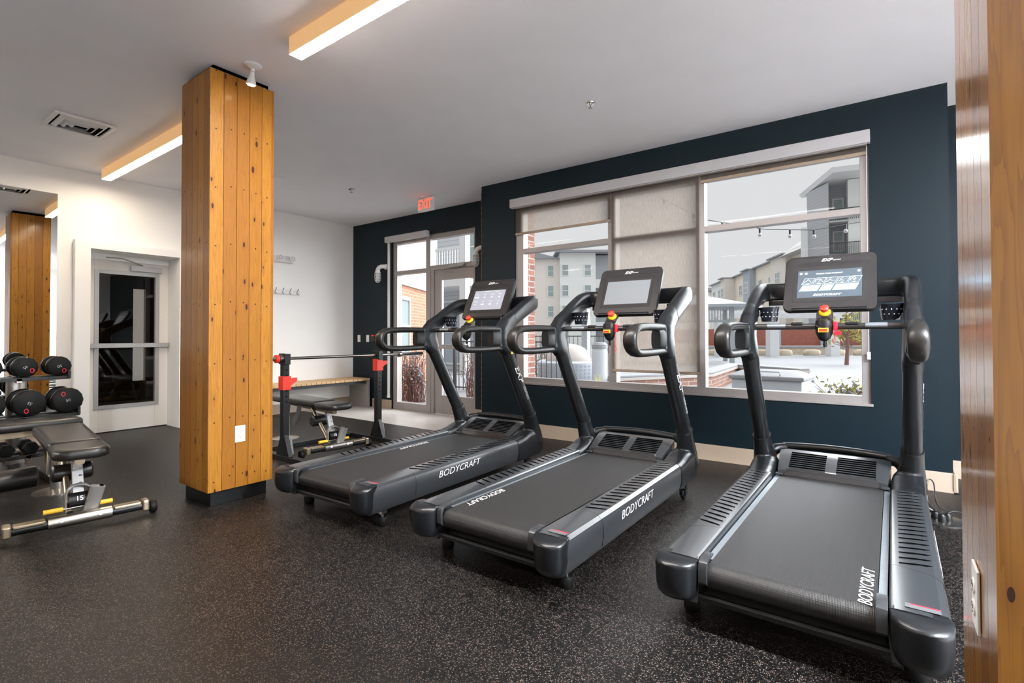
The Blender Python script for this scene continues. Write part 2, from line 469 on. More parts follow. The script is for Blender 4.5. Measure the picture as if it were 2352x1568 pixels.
# portal / door on the left
PY0, PY1, PZ = 1.735, 2.96, 2.262
DY0, DY1, DZ = 1.875, 2.787, 2.175
mb = MB()
wall_grid(mb, [YB, DY0, DY1, 5.6], [0, DZ, H], [(DY0, DY1, 0, DZ)], lambda a, b, c, d: mb.box(X0 - .12, X0, a, b, c, d))
struct(mb, 'wall_left', M['wallw'])
mb = MB()
wall_grid(mb, [PY0, DY0, DY1, PY1], [0, DZ, PZ], [(DY0, DY1, 0, DZ)], lambda a, b, c, d: mb.box(X0, X0 + .08, a, b, c, d))
mb.box(-7.78, X0 - .12, DY0 - .05, DY0, 0, DZ + .05); mb.box(-7.78, X0 - .12, DY1, DY1 + .05, 0, DZ + .05); mb.box(-7.78, X0 - .12, DY0, DY1, DZ, DZ + .05)
struct(mb, 'trim_1', M['wallw'])
# exit wall
EX0, EX1, EZ = -6.40, -4.654, 2.70
mb = MB()
wall_grid(mb, [X0 - .12, EX0, EX1, -3.9], [0, EZ, H], [(EX0, EX1, 0, EZ)], lambda a, b, c, d: mb.box(a, b, Y1, Y1 + .18, c, d))
struct(mb, 'wall_back', M['blue'])
# the projecting window wall
WX0, WX1, WZ0, WZ1 = -3.61, -.104, .612, 2.70
mb = MB()
wall_grid(mb, [XB1, WX0, WX1, XB2], [0, WZ0, WZ1, H], [(WX0, WX1, WZ0, WZ1)], lambda a, b, c, d: mb.box(a, b, Y2, Y2 + .2, c, d))
mb.box(XB1, XB1 + .2, Y2 + .2, Y1, 0, H); mb.box(XB2 - .2, XB2, Y2 + .2, Y3 + .1, 0, H)
struct(mb, 'wall_window', M['blue'])
struct(MB().box(XB2 - .02, XR, Y3, Y3 + .15, 0, H), 'wall_back', M['blue'])
struct(MB().box(XR, XR + .12, YB, Y3 + .1, 0, H), 'wall_right', M['wallw'])
struct(MB().box(X0 - .12, XR + .12, YB - .12, YB, 0, H), 'wall_front', M['panel'])

def baseboard(name, axis, a, b, face, sgn, ends=(0, 0)):
    """axis 'x': runs along x at y=face, front toward -y (sgn=-1)"""
    prof = [(0, 0), (.026, 0), (.026, .008), (.014, .024), (.014, .135), (.008, .143), (0, .143)]
    mb = MB()
    if axis == 'x':
        mb.prism(prof, lambda u, v, t: (t, face + sgn * u, v), a, b)
    else:
        mb.prism(prof, lambda u, v, t: (face + sgn * u, t, v), a, b)
    return struct(mb, name, M['trim'])
baseboard('baseboard_window', 'x', XB1, XB2 + .026, Y2, -1)
baseboard('baseboard_window', 'y', Y2 - .026, Y3, XB2, 1)
baseboard('baseboard_back', 'x', XB2 + .03, XR, Y3, -1)
baseboard('baseboard_back', 'x', -6.86, EX0 + .0, Y1, -1)
baseboard('baseboard_back', 'x', EX1, XB1 - .0, Y1, -1)
baseboard('baseboard_left', 'y', PY1, 5.46, X0, 1)
baseboard('baseboard_left', 'y', YB, PY0, X0, 1)

# ---- window_1: the wide window
FY0, FY1 = Y2 + .03, Y2 + .13     # frame depth
w = S(link(bpy.data.objects.new('window_1', None))); w.location = ((WX0 + WX1) / 2, Y2, WZ0)
ox, oy, oz = w.location
def wpart(name, boxes, mat, bevel=.003, parent=w, o=None, glass=False):
    mb = MB()
    q = Vector((ox, oy, oz)) if o is None else Vector(o)
    for b in boxes: mb.box(b[0] - q.x, b[1] - q.x, b[2] - q.y, b[3] - q.y, b[4] - q.z, b[5] - q.z)
    return mb.build(name, mat, parent, bevel=0 if glass else bevel)
# uprights: left jamb, mullion 1, mullion 2, right jamb
jl, m1a, m1b, m2a, m2b, jr = -3.50, -2.396, -2.306, -1.473, -1.393, -.166
TR0, TR1 = 2.15, 2.205; SB = .672
wpart('window_frame', [(WX0, jl, FY0, FY1, WZ0, WZ1), (jr, WX1, FY0, FY1, WZ0, WZ1), (jl, jr, FY0, FY1, WZ0, SB), (jl, jr, FY0, FY1, 2.64, WZ1)], M['alu'])
wpart('mullion', [(m1a, m1b, FY0 - .002, FY1, SB, 2.64)], M['alu'])
wpart('mullion', [(m2a, m2b, FY0 - .002, FY1, SB, 2.64)], M['alu'])
for a, b in ((jl, m1a), (m1b, m2a), (m2b, jr)):
    wpart('transom', [(a, b, FY0 + .002, FY1, TR0, TR1)], M['alu'])
    for c, d in ((SB, TR0), (TR1, 2.64)):
        wpart('pane', [(a, b, FY0 + .055, FY0 + .063, c, d)], M['glass'], glass=True)
wpart('sill', [(WX0 - .01, WX1 + .012, Y2 - .012, FY0, WZ0 - .018, WZ0 + .004)], M['alu'])

# shades: housing and three blinds at different heights
t = thing('shade_housing', 'long pale grey roller shade housing above the wide window', 'shade housing', ((WX0 + WX1) / 2, Y2, 2.70))
mb = MB(); mb.box(-1.785, 1.765, -.055, 0.0, -.003, .10); mb.build('housing', M['aluw'], t, bevel=.004)
mb = MB(); mb.box(-1.765, 1.745, -.045, 0.0, -.016, -.003); mb.build('bottom_track', M['alu'], t, bevel=.002)
def shade(x0, x1, zb, label):
    t = thing('roller_shade', label, 'window shade', ((x0 + x1) / 2, Y2 + .012, 2.695), group=None)
    hw = (x1 - x0) / 2; d = 2.695 - zb
    MB().box(-hw, hw, -.0006, .0006, -d, -.002).build('fabric', M['shade'], t)
    MB().box(-hw, hw, -.008, .008, -d - .028, -d).build('hem_bar', M['trim'], t, bevel=.003)
    return t
shade(-3.60, -2.36, 2.40, 'beige roller shade lowered a little over the left section of the wide window')
shade(-2.345, -1.44, .815, 'beige translucent roller shade pulled nearly down over the middle section of the wide window')
shade(-1.42, -.12, 2.645, 'roller shade almost fully raised above the right section of the wide window')
# shade pull chain at the right jamb
t = thing('shade_chain', 'thin shade pull chain with small white tension clip on the right window jamb', 'pull chain', (-.118, Y2 - .006, 1.03))
MB().cyl((0, 0, 0), (0, 0, 1.66), .0022, 6).build('chain', M['wplast'], t)
MB().box(-.012, .012, -.008, .006, -.06, .0).build('clip', M['wplast'], t, bevel=.003)

# ---- window_2: sidelite beside the exit door, transom above door
w2 = S(link(bpy.data.objects.new('window_2', None))); w2.location = (-6.0, Y1, 0)
GY0, GY1 = Y1 + .03, Y1 + .13
def w2p(name, boxes, mat, **k): return wpart(name, boxes, mat, parent=w2, o=(-6.0, Y1, 0), **k)
a0, a1, a2, a3 = EX0, -6.305, -5.647, -5.555
w2p('window_frame', [(a0, a1, GY0, GY1, 0, EZ), (a1, a2, GY0, GY1, 0, .12), (a1, a2, GY0, GY1, 2.63, EZ), (a3, EX1, GY0, GY1, 2.63, EZ), (-4.70, EX1, GY0, GY1, 0, 2.63)], M['alu'])
w2p('mullion', [(a2, a3, GY0 - .01, GY1, 0, EZ)], M['alu'])
w2p('transom', [(a1, a2, GY0, GY1, 2.14, 2.20)], M['alu'])
w2p('door_head', [(a3, EX1, GY0 - .005, GY1, 2.155, 2.225)], M['alu'])
for a, b, c, d in ((a1, a2, .12, 2.14), (a1, a2, 2.20, 2.63), (a3, -4.70, 2.225, 2.63)):
    w2p('pane', [(a, b, GY0 + .055, GY0 + .063, c, d)], M['glass'], glass=True)
# ---- door_1: exit door
d1 = S(link(bpy.data.objects.new('door_1', None))); d1.location = (-5.1, Y1, 0)
def d1p(name, boxes, mat, **k): return wpart(name, boxes, mat, parent=d1, o=(-5.1, Y1, 0), **k)
dx0, dx1 = -5.49, -4.70
d1p('door_leaf', [(dx0, -5.345, GY0 + .02, GY0 + .065, .01, 2.15), (-4.73, dx1, GY0 + .02, GY0 + .065, .01, 2.15), (-5.345, -4.73, GY0 + .02, GY0 + .065, .01, .285), (-5.345, -4.73, GY0 + .02, GY0 + .065, 2.0, 2.15)], M['alu'])
d1p('pane', [(-5.345, -4.73, GY0 + .04, GY0 + .046, .285, 2.0)], M['glass'], glass=True)
d1p('door_jamb', [(a3, dx0 - .004, GY0, GY1, 0, 2.155)], M['alu'])
cl = d1p('door_closer', [(-5.12, -4.86, GY0 - .06, GY0 - .008, 2.165, 2.205)], M['silver'])
mb = MB(); mb.cyl((-.02 + .0, -.03, 2.16), (-.28, -.02, 2.13), .006, 6); mb.cyl((-.28, -.02, 2.13), (.02, .0, 2.09), .006, 6); mb.build('closer_arm', M['metal'], cl)
mb = MB(); mb.box(-.60, -.02 + .38, -.075, -.035, .98, 1.04); mb.build('push_bar', M['alu'], d1, bevel=.004)

# valance over the sidelite
t = thing('shade_housing', 'short pale roller shade housing above the narrow window beside the exit door', 'shade housing', (-6.02, Y1, 2.66))
mb = MB(); mb.box(-.475, .475, -.075, 0, 0, .095); mb.build('housing', M['aluw'], t, bevel=.012, seg=3)
t = thing('conduit_pipe', 'white vertical conduit on the blue wall left of the narrow window', 'conduit', (-6.452, Y1, .22))
MB().box(-.018, .018, -.03, -.001, 0, 2.44).build('channel', M['wplast'], t, bevel=.003)
MB().box(-.022, .022, -.034, -.001, -.04, 0).build('end_cap', M['wplast'], t, bevel=.003)

# ---- door_2: white door in the boxed portal with a dark glass lite
d2 = S(link(bpy.data.objects.new('door_2', None))); d2.location = (-7.69, 2.33, 0)
def d2p(name, boxes, mat, par=None, **k):
    mb = MB()
    for b in boxes: mb.box(b[0] + 7.69, b[1] + 7.69, b[2] - 2.33, b[3] - 2.33, b[4], b[5])
    return mb.build(name, mat, par or d2, bevel=k.get('bevel', .002))
gy0, gy1, gz0, gz1 = 2.05, 2.64, .33, 1.935
XD = -7.68
d2p('door_leaf', [(XD - .045, XD, DY0, gy0, .01, 2.10), (XD - .045, XD, gy1, DY1, .01, 2.10), (XD - .045, XD, gy0, gy1, .01, gz0), (XD - .045, XD, gy0, gy1, gz1, 2.10)], M['door'])
d2p('door_stop', [(XD - .02, XD + .012, DY0, DY1, 2.10, DZ)], M['wallw'])
fw_ = .045
d2p('glass_frame', [(XD - .01, XD + .012, gy0 - fw_, gy0, gz0 - fw_, gz1 + fw_), (XD - .01, XD + .012, gy1, gy1 + fw_, gz0 - fw_, gz1 + fw_), (XD - .01, XD + .012, gy0, gy1, gz0 - fw_, gz0), (XD - .01, XD + .012, gy0, gy1, gz1, gz1 + fw_)], M['silver'])
mbp = d2p('pane', [(XD - .025, XD - .019, gy0, gy1, gz0, gz1)], M['dglass'], bevel=0)
pb = d2p('panic_bar', [(XD + .03, XD + .075, 1.93, 2.765, 1.03, 1.085)], M['silver'], bevel=.004)
d2p('latch_case', [(XD, XD + .05, 1.885, 1.955, .955, 1.155)], M['metal'], bevel=.004)
d2p('bar_end', [(XD, XD + .07, 2.745, 2.775, 1.03, 1.085)], M['metal'], bevel=.004)
d2p('door_closer', [(XD, XD + .055, 2.36, 2.70, 1.99, 2.055)], M['aluw'], bevel=.004)
mb = MB(); mb.cyl((.03, .16, 2.07), (.22, -.10, 2.11), .008, 6); mb.cyl((.22, -.10, 2.11), (.05, -.22, 2.13), .008, 6); mb.build('closer_arm', M['metal'], d2)
# room behind the door: dim corridor with a distant daylit doorway
mb = MB()
mb.box(-11.2, -7.74, 1.1, 1.2, 0, 2.6); mb.box(-11.2, -7.74, 4.6, 4.7, 0, 2.6); mb.box(-11.2, -7.74, 1.1, 4.7, 2.5, 2.6); mb.box(-11.2, -7.74, 1.1, 4.7, -.1, 0)
mb.box(-11.3, -11.2, 1.1, 3.50, 0, 2.6); mb.box(-11.3, -11.2, 3.70, 4.7, 0, 2.6); mb.box(-11.3, -11.2, 3.50, 3.70, 2.05, 2.6); mb.box(-11.3, -11.2, 3.50, 3.70, 0, .35)
mb.box(-7.8, -7.74, 1.1, DY0 - .055, 0, 2.6); mb.box(-7.8, -7.74, DY1 + .055, 4.7, 0, 2.6); mb.box(-7.8, -7.74, 1.1, 4.7, DZ + .055, 2.6)
struct(mb, 'wall_corridor', P('corridor_brown', (.42, .33, .24), .6))

# ---- mirror on the left wall
t = thing('wall_mirror', 'large frameless mirror on the left wall reflecting the wooden columns', 'mirror', (X0, 1.585, 0))
mb = MB()
L0 = 3.2; k = math.tan(math.radians(2.15))
mb.loft([[(0, 0, .25), (0, 0, 2.735), (0, -L0, 2.735), (0, -L0, .25)], [(.012 + .06, 0, .25), (.012 + .06, 0, 2.735), (.012 + .06 - L0 * k if .072 - L0 * k > .004 else .004, -L0, 2.735), (.004, -L0, .25)]])
mb.build('backing', M['wplast'], t)
g = MB(); e = .0015
x_a = .072 + e; x_b = max(.072 - L0 * k, .004) + e
v = [g.V((x_a, -.004, .255)), g.V((x_a, -.004, 2.73)), g.V((x_b, -L0, 2.73)), g.V((x_b, -L0, .255))]; g.face(v)
g.build('mirror_glass', M['mirror'], t)

# ------------------------------------------------------------------ wood-clad columns
def column(x0, x1, y0, y1, label, zb=.103):
    t = thing('wood_column', label, 'column', ((x0 + x1) / 2, (y0 + y1) / 2, 0))
    hx, hy = (x1 - x0) / 2, (y1 - y0) / 2
    mb = MB(); zt = 3.012; n = 5; gp = .0014
    uvl = mb.uv
    faces = [((-hx, -hy), (1, 0), 2 * hx, (0, -1)), ((hx, -hy), (0, 1), 2 * hy, (1, 0)), ((hx, hy), (-1, 0), 2 * hx, (0, 1)), ((-hx, hy), (0, -1), 2 * hy, (-1, 0))]
    for fi, (c, d, wd, nn) in enumerate(faces):
        pw = wd / n
        for i in range(n):
            s0, s1 = i * pw + (gp if i else 0), (i + 1) * pw - (gp if i < n - 1 else .0184)
            jt = random.choice([None, None, .9, 1.5, 1.9])
            pts = []
            th = .018
            q = [(c[0] + d[0] * s - nn[0] * k_, c[1] + d[1] * s - nn[1] * k_) for s in (s0, s1) for k_ in (0, th)]
            v = [mb.V((p[0], p[1], z)) for z in (zb, zt) for p in (q[0], q[2], q[3], q[1])]
            fs = [mb.face([v[0], v[1], v[5], v[4]]), mb.face([v[1], v[2], v[6], v[5]]), mb.face([v[2], v[3], v[7], v[6]]), mb.face([v[3], v[0], v[4], v[7]]), mb.face([v[0], v[3], v[2], v[1]]), mb.face([v[4], v[5], v[6], v[7]])]
            base = fi * 10 + i + (0 if x0 > -1 else 40)
            for f in fs:
                for l in f.loops:
                    P_ = mb.xf.inverted() @ l.vert.co
                    s_ = (P_.x - c[0]) * d[0] + (P_.y - c[1]) * d[1]
                    u = min(.995, max(.005, (s_ - i * pw) / pw))
                    l[uvl].uv = (base + u, P_.z)
    mb.build('cladding', M['pine' if x0 < -1 else 'pineg'], t)
    mb = MB(); i = .03; mb.box(-hx + i, hx - i, -hy + i, hy - i, 0, zb + .02); mb.build('plinth', M['racks'], t, bevel=.003)
    mb = MB(); mb.box(-hx + i, hx - i, -hy + i, hy - i, 2.95, H); mb.build('core', M['fabricd'], t)
    return t
column(-4.171, -3.7186, 1.596, 2.0466, 'pine plank column on a black plinth, standing free between the weight benches and treadmills')
column(.133, .585, 1.09, 1.545, 'pine plank column cut off by the right edge, beside the nearest treadmill')
def outlet(loc, rz, label):
    t = thing('power_outlet', label, 'power outlet', loc, rz)       # faces local +x
    MB().box(.0008, .006, -.036, .036, -.058, .058).build('cover_plate', M['wplast'], t, bevel=.002)
    for dz in (-.02, .02):
        mb = MB(); mb.tube([(.006, 0, dz), (.0085, 0, dz)], .0165, 20, r2=.0145, up=(0, 0, 1)); s = mb.build('socket', M['wplast'], t)
        mb = MB(); mb.box(.0085, .0092, -.008, -.006, dz - .001, dz + .008); mb.box(.0085, .0092, .0055, .0075, dz - .001, dz + .007); mb.cyl((.0085, 0, dz - .008), (.0092, 0, dz - .008), .0022, 8)
        mb.build('slots', M['dtext'], s)
outlet((-3.7186, 1.807, .476), 0, 'white double power outlet low on the free-standing pine column')
outlet((.133, 1.296, .675), PI, 'white power outlet on the pine column at the right edge')

# ------------------------------------------------------------------ ceiling things
def linear_light(x0, x1, yc, label, group='linear ceiling lights', dm='lamp'):
    t = thing('linear_light', label, 'ceiling light', ((x0 + x1) / 2, yc, H), group=group)
    hl = (x1 - x0) / 2; hw = .043
    mb = MB(); mb.box(-hl, hl, -hw, hw, -.120, -.012); mb.box(-hl + .01, hl - .01, -hw + .012, hw - .012, -.012, 0); mb.build('housing', M['lampside'], t)
    mb = MB(); mb.box(-hl + .002, hl - .002, -hw + .002, hw - .002, -.1225, -.1202); mb.build('diffuser', M[dm], t)
    return t
linear_light(-3.0, -.56, 1.79, 'long glowing linear ceiling light at the top centre, right of the free-standing column', dm='lamp1')
linear_light(-7.075, -4.635, 1.945, 'long glowing linear ceiling light left of the free-standing column, ending near the left wall')
for x, y in ((-7.07, -1.9), (-3.0, -1.9), (1.2, 1.8)):  # extra lights out of view, added to brighten the room
    linear_light(x, x + 2.44, y, 'unseen linear ceiling light added to brighten the room', dm='fill2' if y > 0 else ('fill3' if x < -5 else 'lamp'))

t = thing('ceiling_vent', 'white square louvred air vent in the ceiling near the left edge', 'air vent', (-5.76, 1.39, H))
mb = MB(); a = .215
for q in ((-a, a, -a, -a + .03), (-a, a, a - .03, a), (-a, -a + .03, -a + .03, a - .03), (a - .03, a, -a + .03, a - .03)): mb.box(q[0], q[1], q[2], q[3], -.022, -.001)
mb.build('vent_frame', M['wplast'], t, bevel=.003)
mb = MB(); mb.box(-a + .03, a - .03, -a + .03, a - .03, -.006, -.001); mb.build('duct_opening', M['fabricd'], t)
for i in range(3):
    b0 = .165 - i * .045; b1 = b0 - .030; mb = MB()
    # nested square cones
    o_, i_ = b0, b1
    for sx, sy in ((1, 0), (-1, 0), (0, 1), (0, -1)):
        if sx: q = [(sx * o_, -o_, -.010), (sx * o_, o_, -.010), (sx * i_, i_, -.034), (sx * i_, -i_, -.034)]
        else: q = [(-o_, sy * o_, -.010), (o_, sy * o_, -.010), (i_, sy * i_, -.034), (-i_, sy * i_, -.034)]
        q2 = [(p[0], p[1], p[2] + .002) for p in q]
        mb.loft([q, q2])
    mb.build('louvre', M['wplast'], t)
t = thing('spot_lamp', 'small lit spot lamp on the ceiling beside the free-standing pine column', 'spot lamp', (-3.535, 1.79, H))
mb = MB(); mb.lathe([(0, -.001), (.058, -.001), (.056, -.016), (.03, -.026), (.014, -.03), (.012, -.05), (0, -.05)]); mb.build('canopy', M['wplast'], t)
mb = MB(); mb.xf = Matrix.Translation((0, 0, -.055)) @ Matrix.Rotation(math.radians(14), 4, 'Y')
mb.lathe([(0, .005), (.014, .003), (.016, -.02), (.028, -.055), (.033, -.078), (.031, -.08), (0, -.078)]); mb.build('lamp_body', M['wplast'], t)
mb = MB(); mb.xf = Matrix.Translation((0, 0, -.055)) @ Matrix.Rotation(math.radians(14), 4, 'Y')
mb.lathe([(0, -.0805), (.028, -.0805), (.02, -.088), (0, -.09)]); mb.build('bulb', M['spot'], t)
def sprinkler(x, y, label):
    t = thing('sprinkler', label, 'sprinkler', (x, y, H))
    mb = MB(); mb.lathe([(0, -.001), (.04, -.001), (.037, -.008), (.018, -.006), (.016, -.001)]); mb.build('escutcheon', M['chrome'], t)
    mb = MB(); mb.lathe([(0, -.002), (.012, -.002), (.008, -.02), (.004, -.022), (.004, -.04), (.018, -.042), (.018, -.045), (0, -.045)], n=16); mb.build('head', M['metal'], t)
sprinkler(-1.918, 3.706, 'chrome fire sprinkler in the ceiling in front of the wide window')
sprinkler(-5.52, 4.069, 'small fire sprinkler in the ceiling towards the exit corner')
t = thing('smoke_detector', 'flat white disc on the ceiling just right of the free-standing column', 'ceiling disc', (-5.74, 3.22, H))
MB().lathe([(0, -.001), (.085, -.001), (.08, -.01), (0, -.013)]).build('cover', M['wplast'], t)
# exit sign: two-sided, hung from the ceiling
t = thing('exit_sign', 'white illuminated sign with red EXIT letters hanging from the ceiling', 'exit sign', (-5.02, 4.90, H))
MB().lathe([(0, -.001), (.07, -.001), (.07, -.012), (0, -.014)]).build('canopy', M['wplast'], t)
MB().box(-.145, .145, -.022, .022, -.20, -.014).build('sign_body', M['wplast'], t, bevel=.012, seg=3)
me = text_me('EXIT', .175, .001, bold=.003, align='CENTER', sx=.72)
mb = MB(); mb.mesh(me, frame_mat((0, -.0235, -.107), (1, 0, 0), (0, 0, 1))); mb.build('exit_letters', M['exitr'], t)

# ------------------------------------------------------------------ wall things
def cage_light(x, y, z, label, dirn):
    t = thing('cage_light', label, 'wall light', (x, y, z))
    # bracket on wall face at local y=0 going -y, elbow turning to -x and down
    MB().lathe([(0, 0), (.045, 0), (.045, -.022), (.03, -.03), (0, -.03)], axis='y', n=20).build('wall_mount', M['wplast'], t)
    p = [(0, -.02, 0), (0, -.06, .002), (dirn * .02, -.085, .0), (dirn * .06, -.10, -.015), (dirn * .085, -.105, -.05), (dirn * .088, -.105, -.09)]
    MB().tube(p, [.03, .032, .032, .032, .034, .036], 14).build('elbow', M['wplast'], t)
    c = (dirn * .088, -.105)
    mb = MB(); mb.lathe([(0, -.08), (.042, -.08), (.044, -.10), (.036, -.104), (0, -.104)], c=(c[0], c[1], 0)); mb.build('collar', M['wplast'], t)
    mb = MB(); mb.lathe([(0, -.10), (.028, -.104), (.032, -.15), (.028, -.215), (.0, -.235)], c=(c[0], c[1], 0), n=18); mb.build('glass_jar', M['cover'], t)
    mb = MB()
    for k_ in range(6):
        a = 2 * PI * k_ / 6
        pts = [(r * math.cos(a) + c[0], r * math.sin(a) + c[1], zz) for r, zz in ((.044, -.10), (.046, -.16), (.042, -.22), (.025, -.25), (0, -.258))]
        mb.tube(pts, .004, 6)
    for zz, r in ((-.14, .046), (-.185, .045), (-.225, .040)):
        mb.tube([(r * math.cos(2 * PI * i / 20) + c[0], r * math.sin(2 * PI * i / 20) + c[1], zz) for i in range(20)], .004, 6, closed=True)
    mb.build('guard_cage', M['wplast'], t)
cage_light(-6.53, Y1, 2.285, 'white caged wall light on the blue wall left of the narrow window', -1)
cage_light(-4.46, Y1, 2.375, 'white caged wall light half hidden at the corner right of the exit door', -1)

def plate(name, x, z, label, mat, tog):
    t = thing(name, label, 'switch', (x, Y1, z))
    MB().box(-.036, .036, -.006, -.0005, -.058, .058).build('cover_plate', mat, t, bevel=.002)
    MB().box(-.016, .016, -.010, -.006, -.034, .034).build('rocker', tog, t, bevel=.002)
plate('light_switch', -7.225, 1.127, 'white light switch on the blue wall, nearer the corner of two', M['wplast'], M['wplast'])
plate('light_switch', -6.995, 1.127, 'white light switch on the blue wall beside the dark red call point', M['wplast'], M['wplast'])
t = thing('call_point', 'small dark box with red top on the blue wall beside the switches', 'call point', (-6.83, Y1, 1.13))
MB().box(-.04, .04, -.04, -.0005, -.06, .035).build('case', M['racks'], t, bevel=.004)
MB().box(-.035, .035, -.042, -.0005, .035, .058).build('top', M['red'], t, bevel=.003)

t = thing('emergency_light', 'white twin-head emergency light on the left wall beside the wooden column', 'emergency light', (X0, 4.21, 2.33))
MB().box(.001, .07, -.15, .15, -.05, .05).build('case', M['wplast'], t, bevel=.012, seg=3)
for s in (-1, 1):
    mb = MB(); mb.lathe([(0, .0), (.03, .0), (.045, .05), (.045, .06), (0, .062)], c=(.07, s * .10, .01), axis='x', n=20); hd = mb.build('lamp_head', M['wplast'], t)
    mb = MB(); mb.lathe([(.018, .132), (.03, .132), (.03, .134), (.018, .134)], c=(0, s * .10, .01), axis='x', n=20); mb.build('lamp_ring', M['ltext'], hd)
t = thing('hook_rail', 'white rail with four chrome coat hooks on the left wall', 'coat hooks', (X0, 4.25, 1.84))
MB().box(.001, .02, -.24, .24, -.035, .035).build('rail', M['wplast'], t, bevel=.004)
for i in range(4):
    y = -.175 + i * .117
    mb = MB(); mb.tube([(.02, y, .0), (.04, y, .0), (.065, y, .03), (.08, y, .055)], .006, 8); mb.tube([(.03, y, -.005), (.04, y, -.03), (.06, y, -.035), (.068, y, -.015)], .0055, 8)
    mb.build('hook', M['chrome'], t)

# slatted bench in the corner
t = thing('slatted_bench', 'oak slatted bench with grey end panel along the left wall in the exit corner', 'bench', (X0 + .01, 4.3, 0))
hl = 1.15
for i in range(28):
    y = -hl + i * (2 * hl / 28); MB().box(.005, .5, y + .003, y + 2 * hl / 28 - .004, .44, .475).build('slat', M['slat'], t, bevel=.003)
mb = MB(); mb.box(.40, .45, -hl, hl - .05, .39, .438); mb.box(.05, .10, -hl, hl - .05, .39, .438); mb.build('support_rail', M['iron'], t)
for y in (-hl, hl - .04): MB().box(.01, .49, y, y + .04, 0, .438).build('end_panel', M['panel'], t, bevel=.003)
# ------------------------------------------------------------------ treadmill
def sellipse(n, a, b, p):
    out = []
    for k in range(n):
        th = 2 * PI * k / n; c, d = math.cos(th), math.sin(th)
        out.append((math.copysign(abs(c) ** p, c) * a, math.copysign(abs(d) ** p, d) * b))
    return out

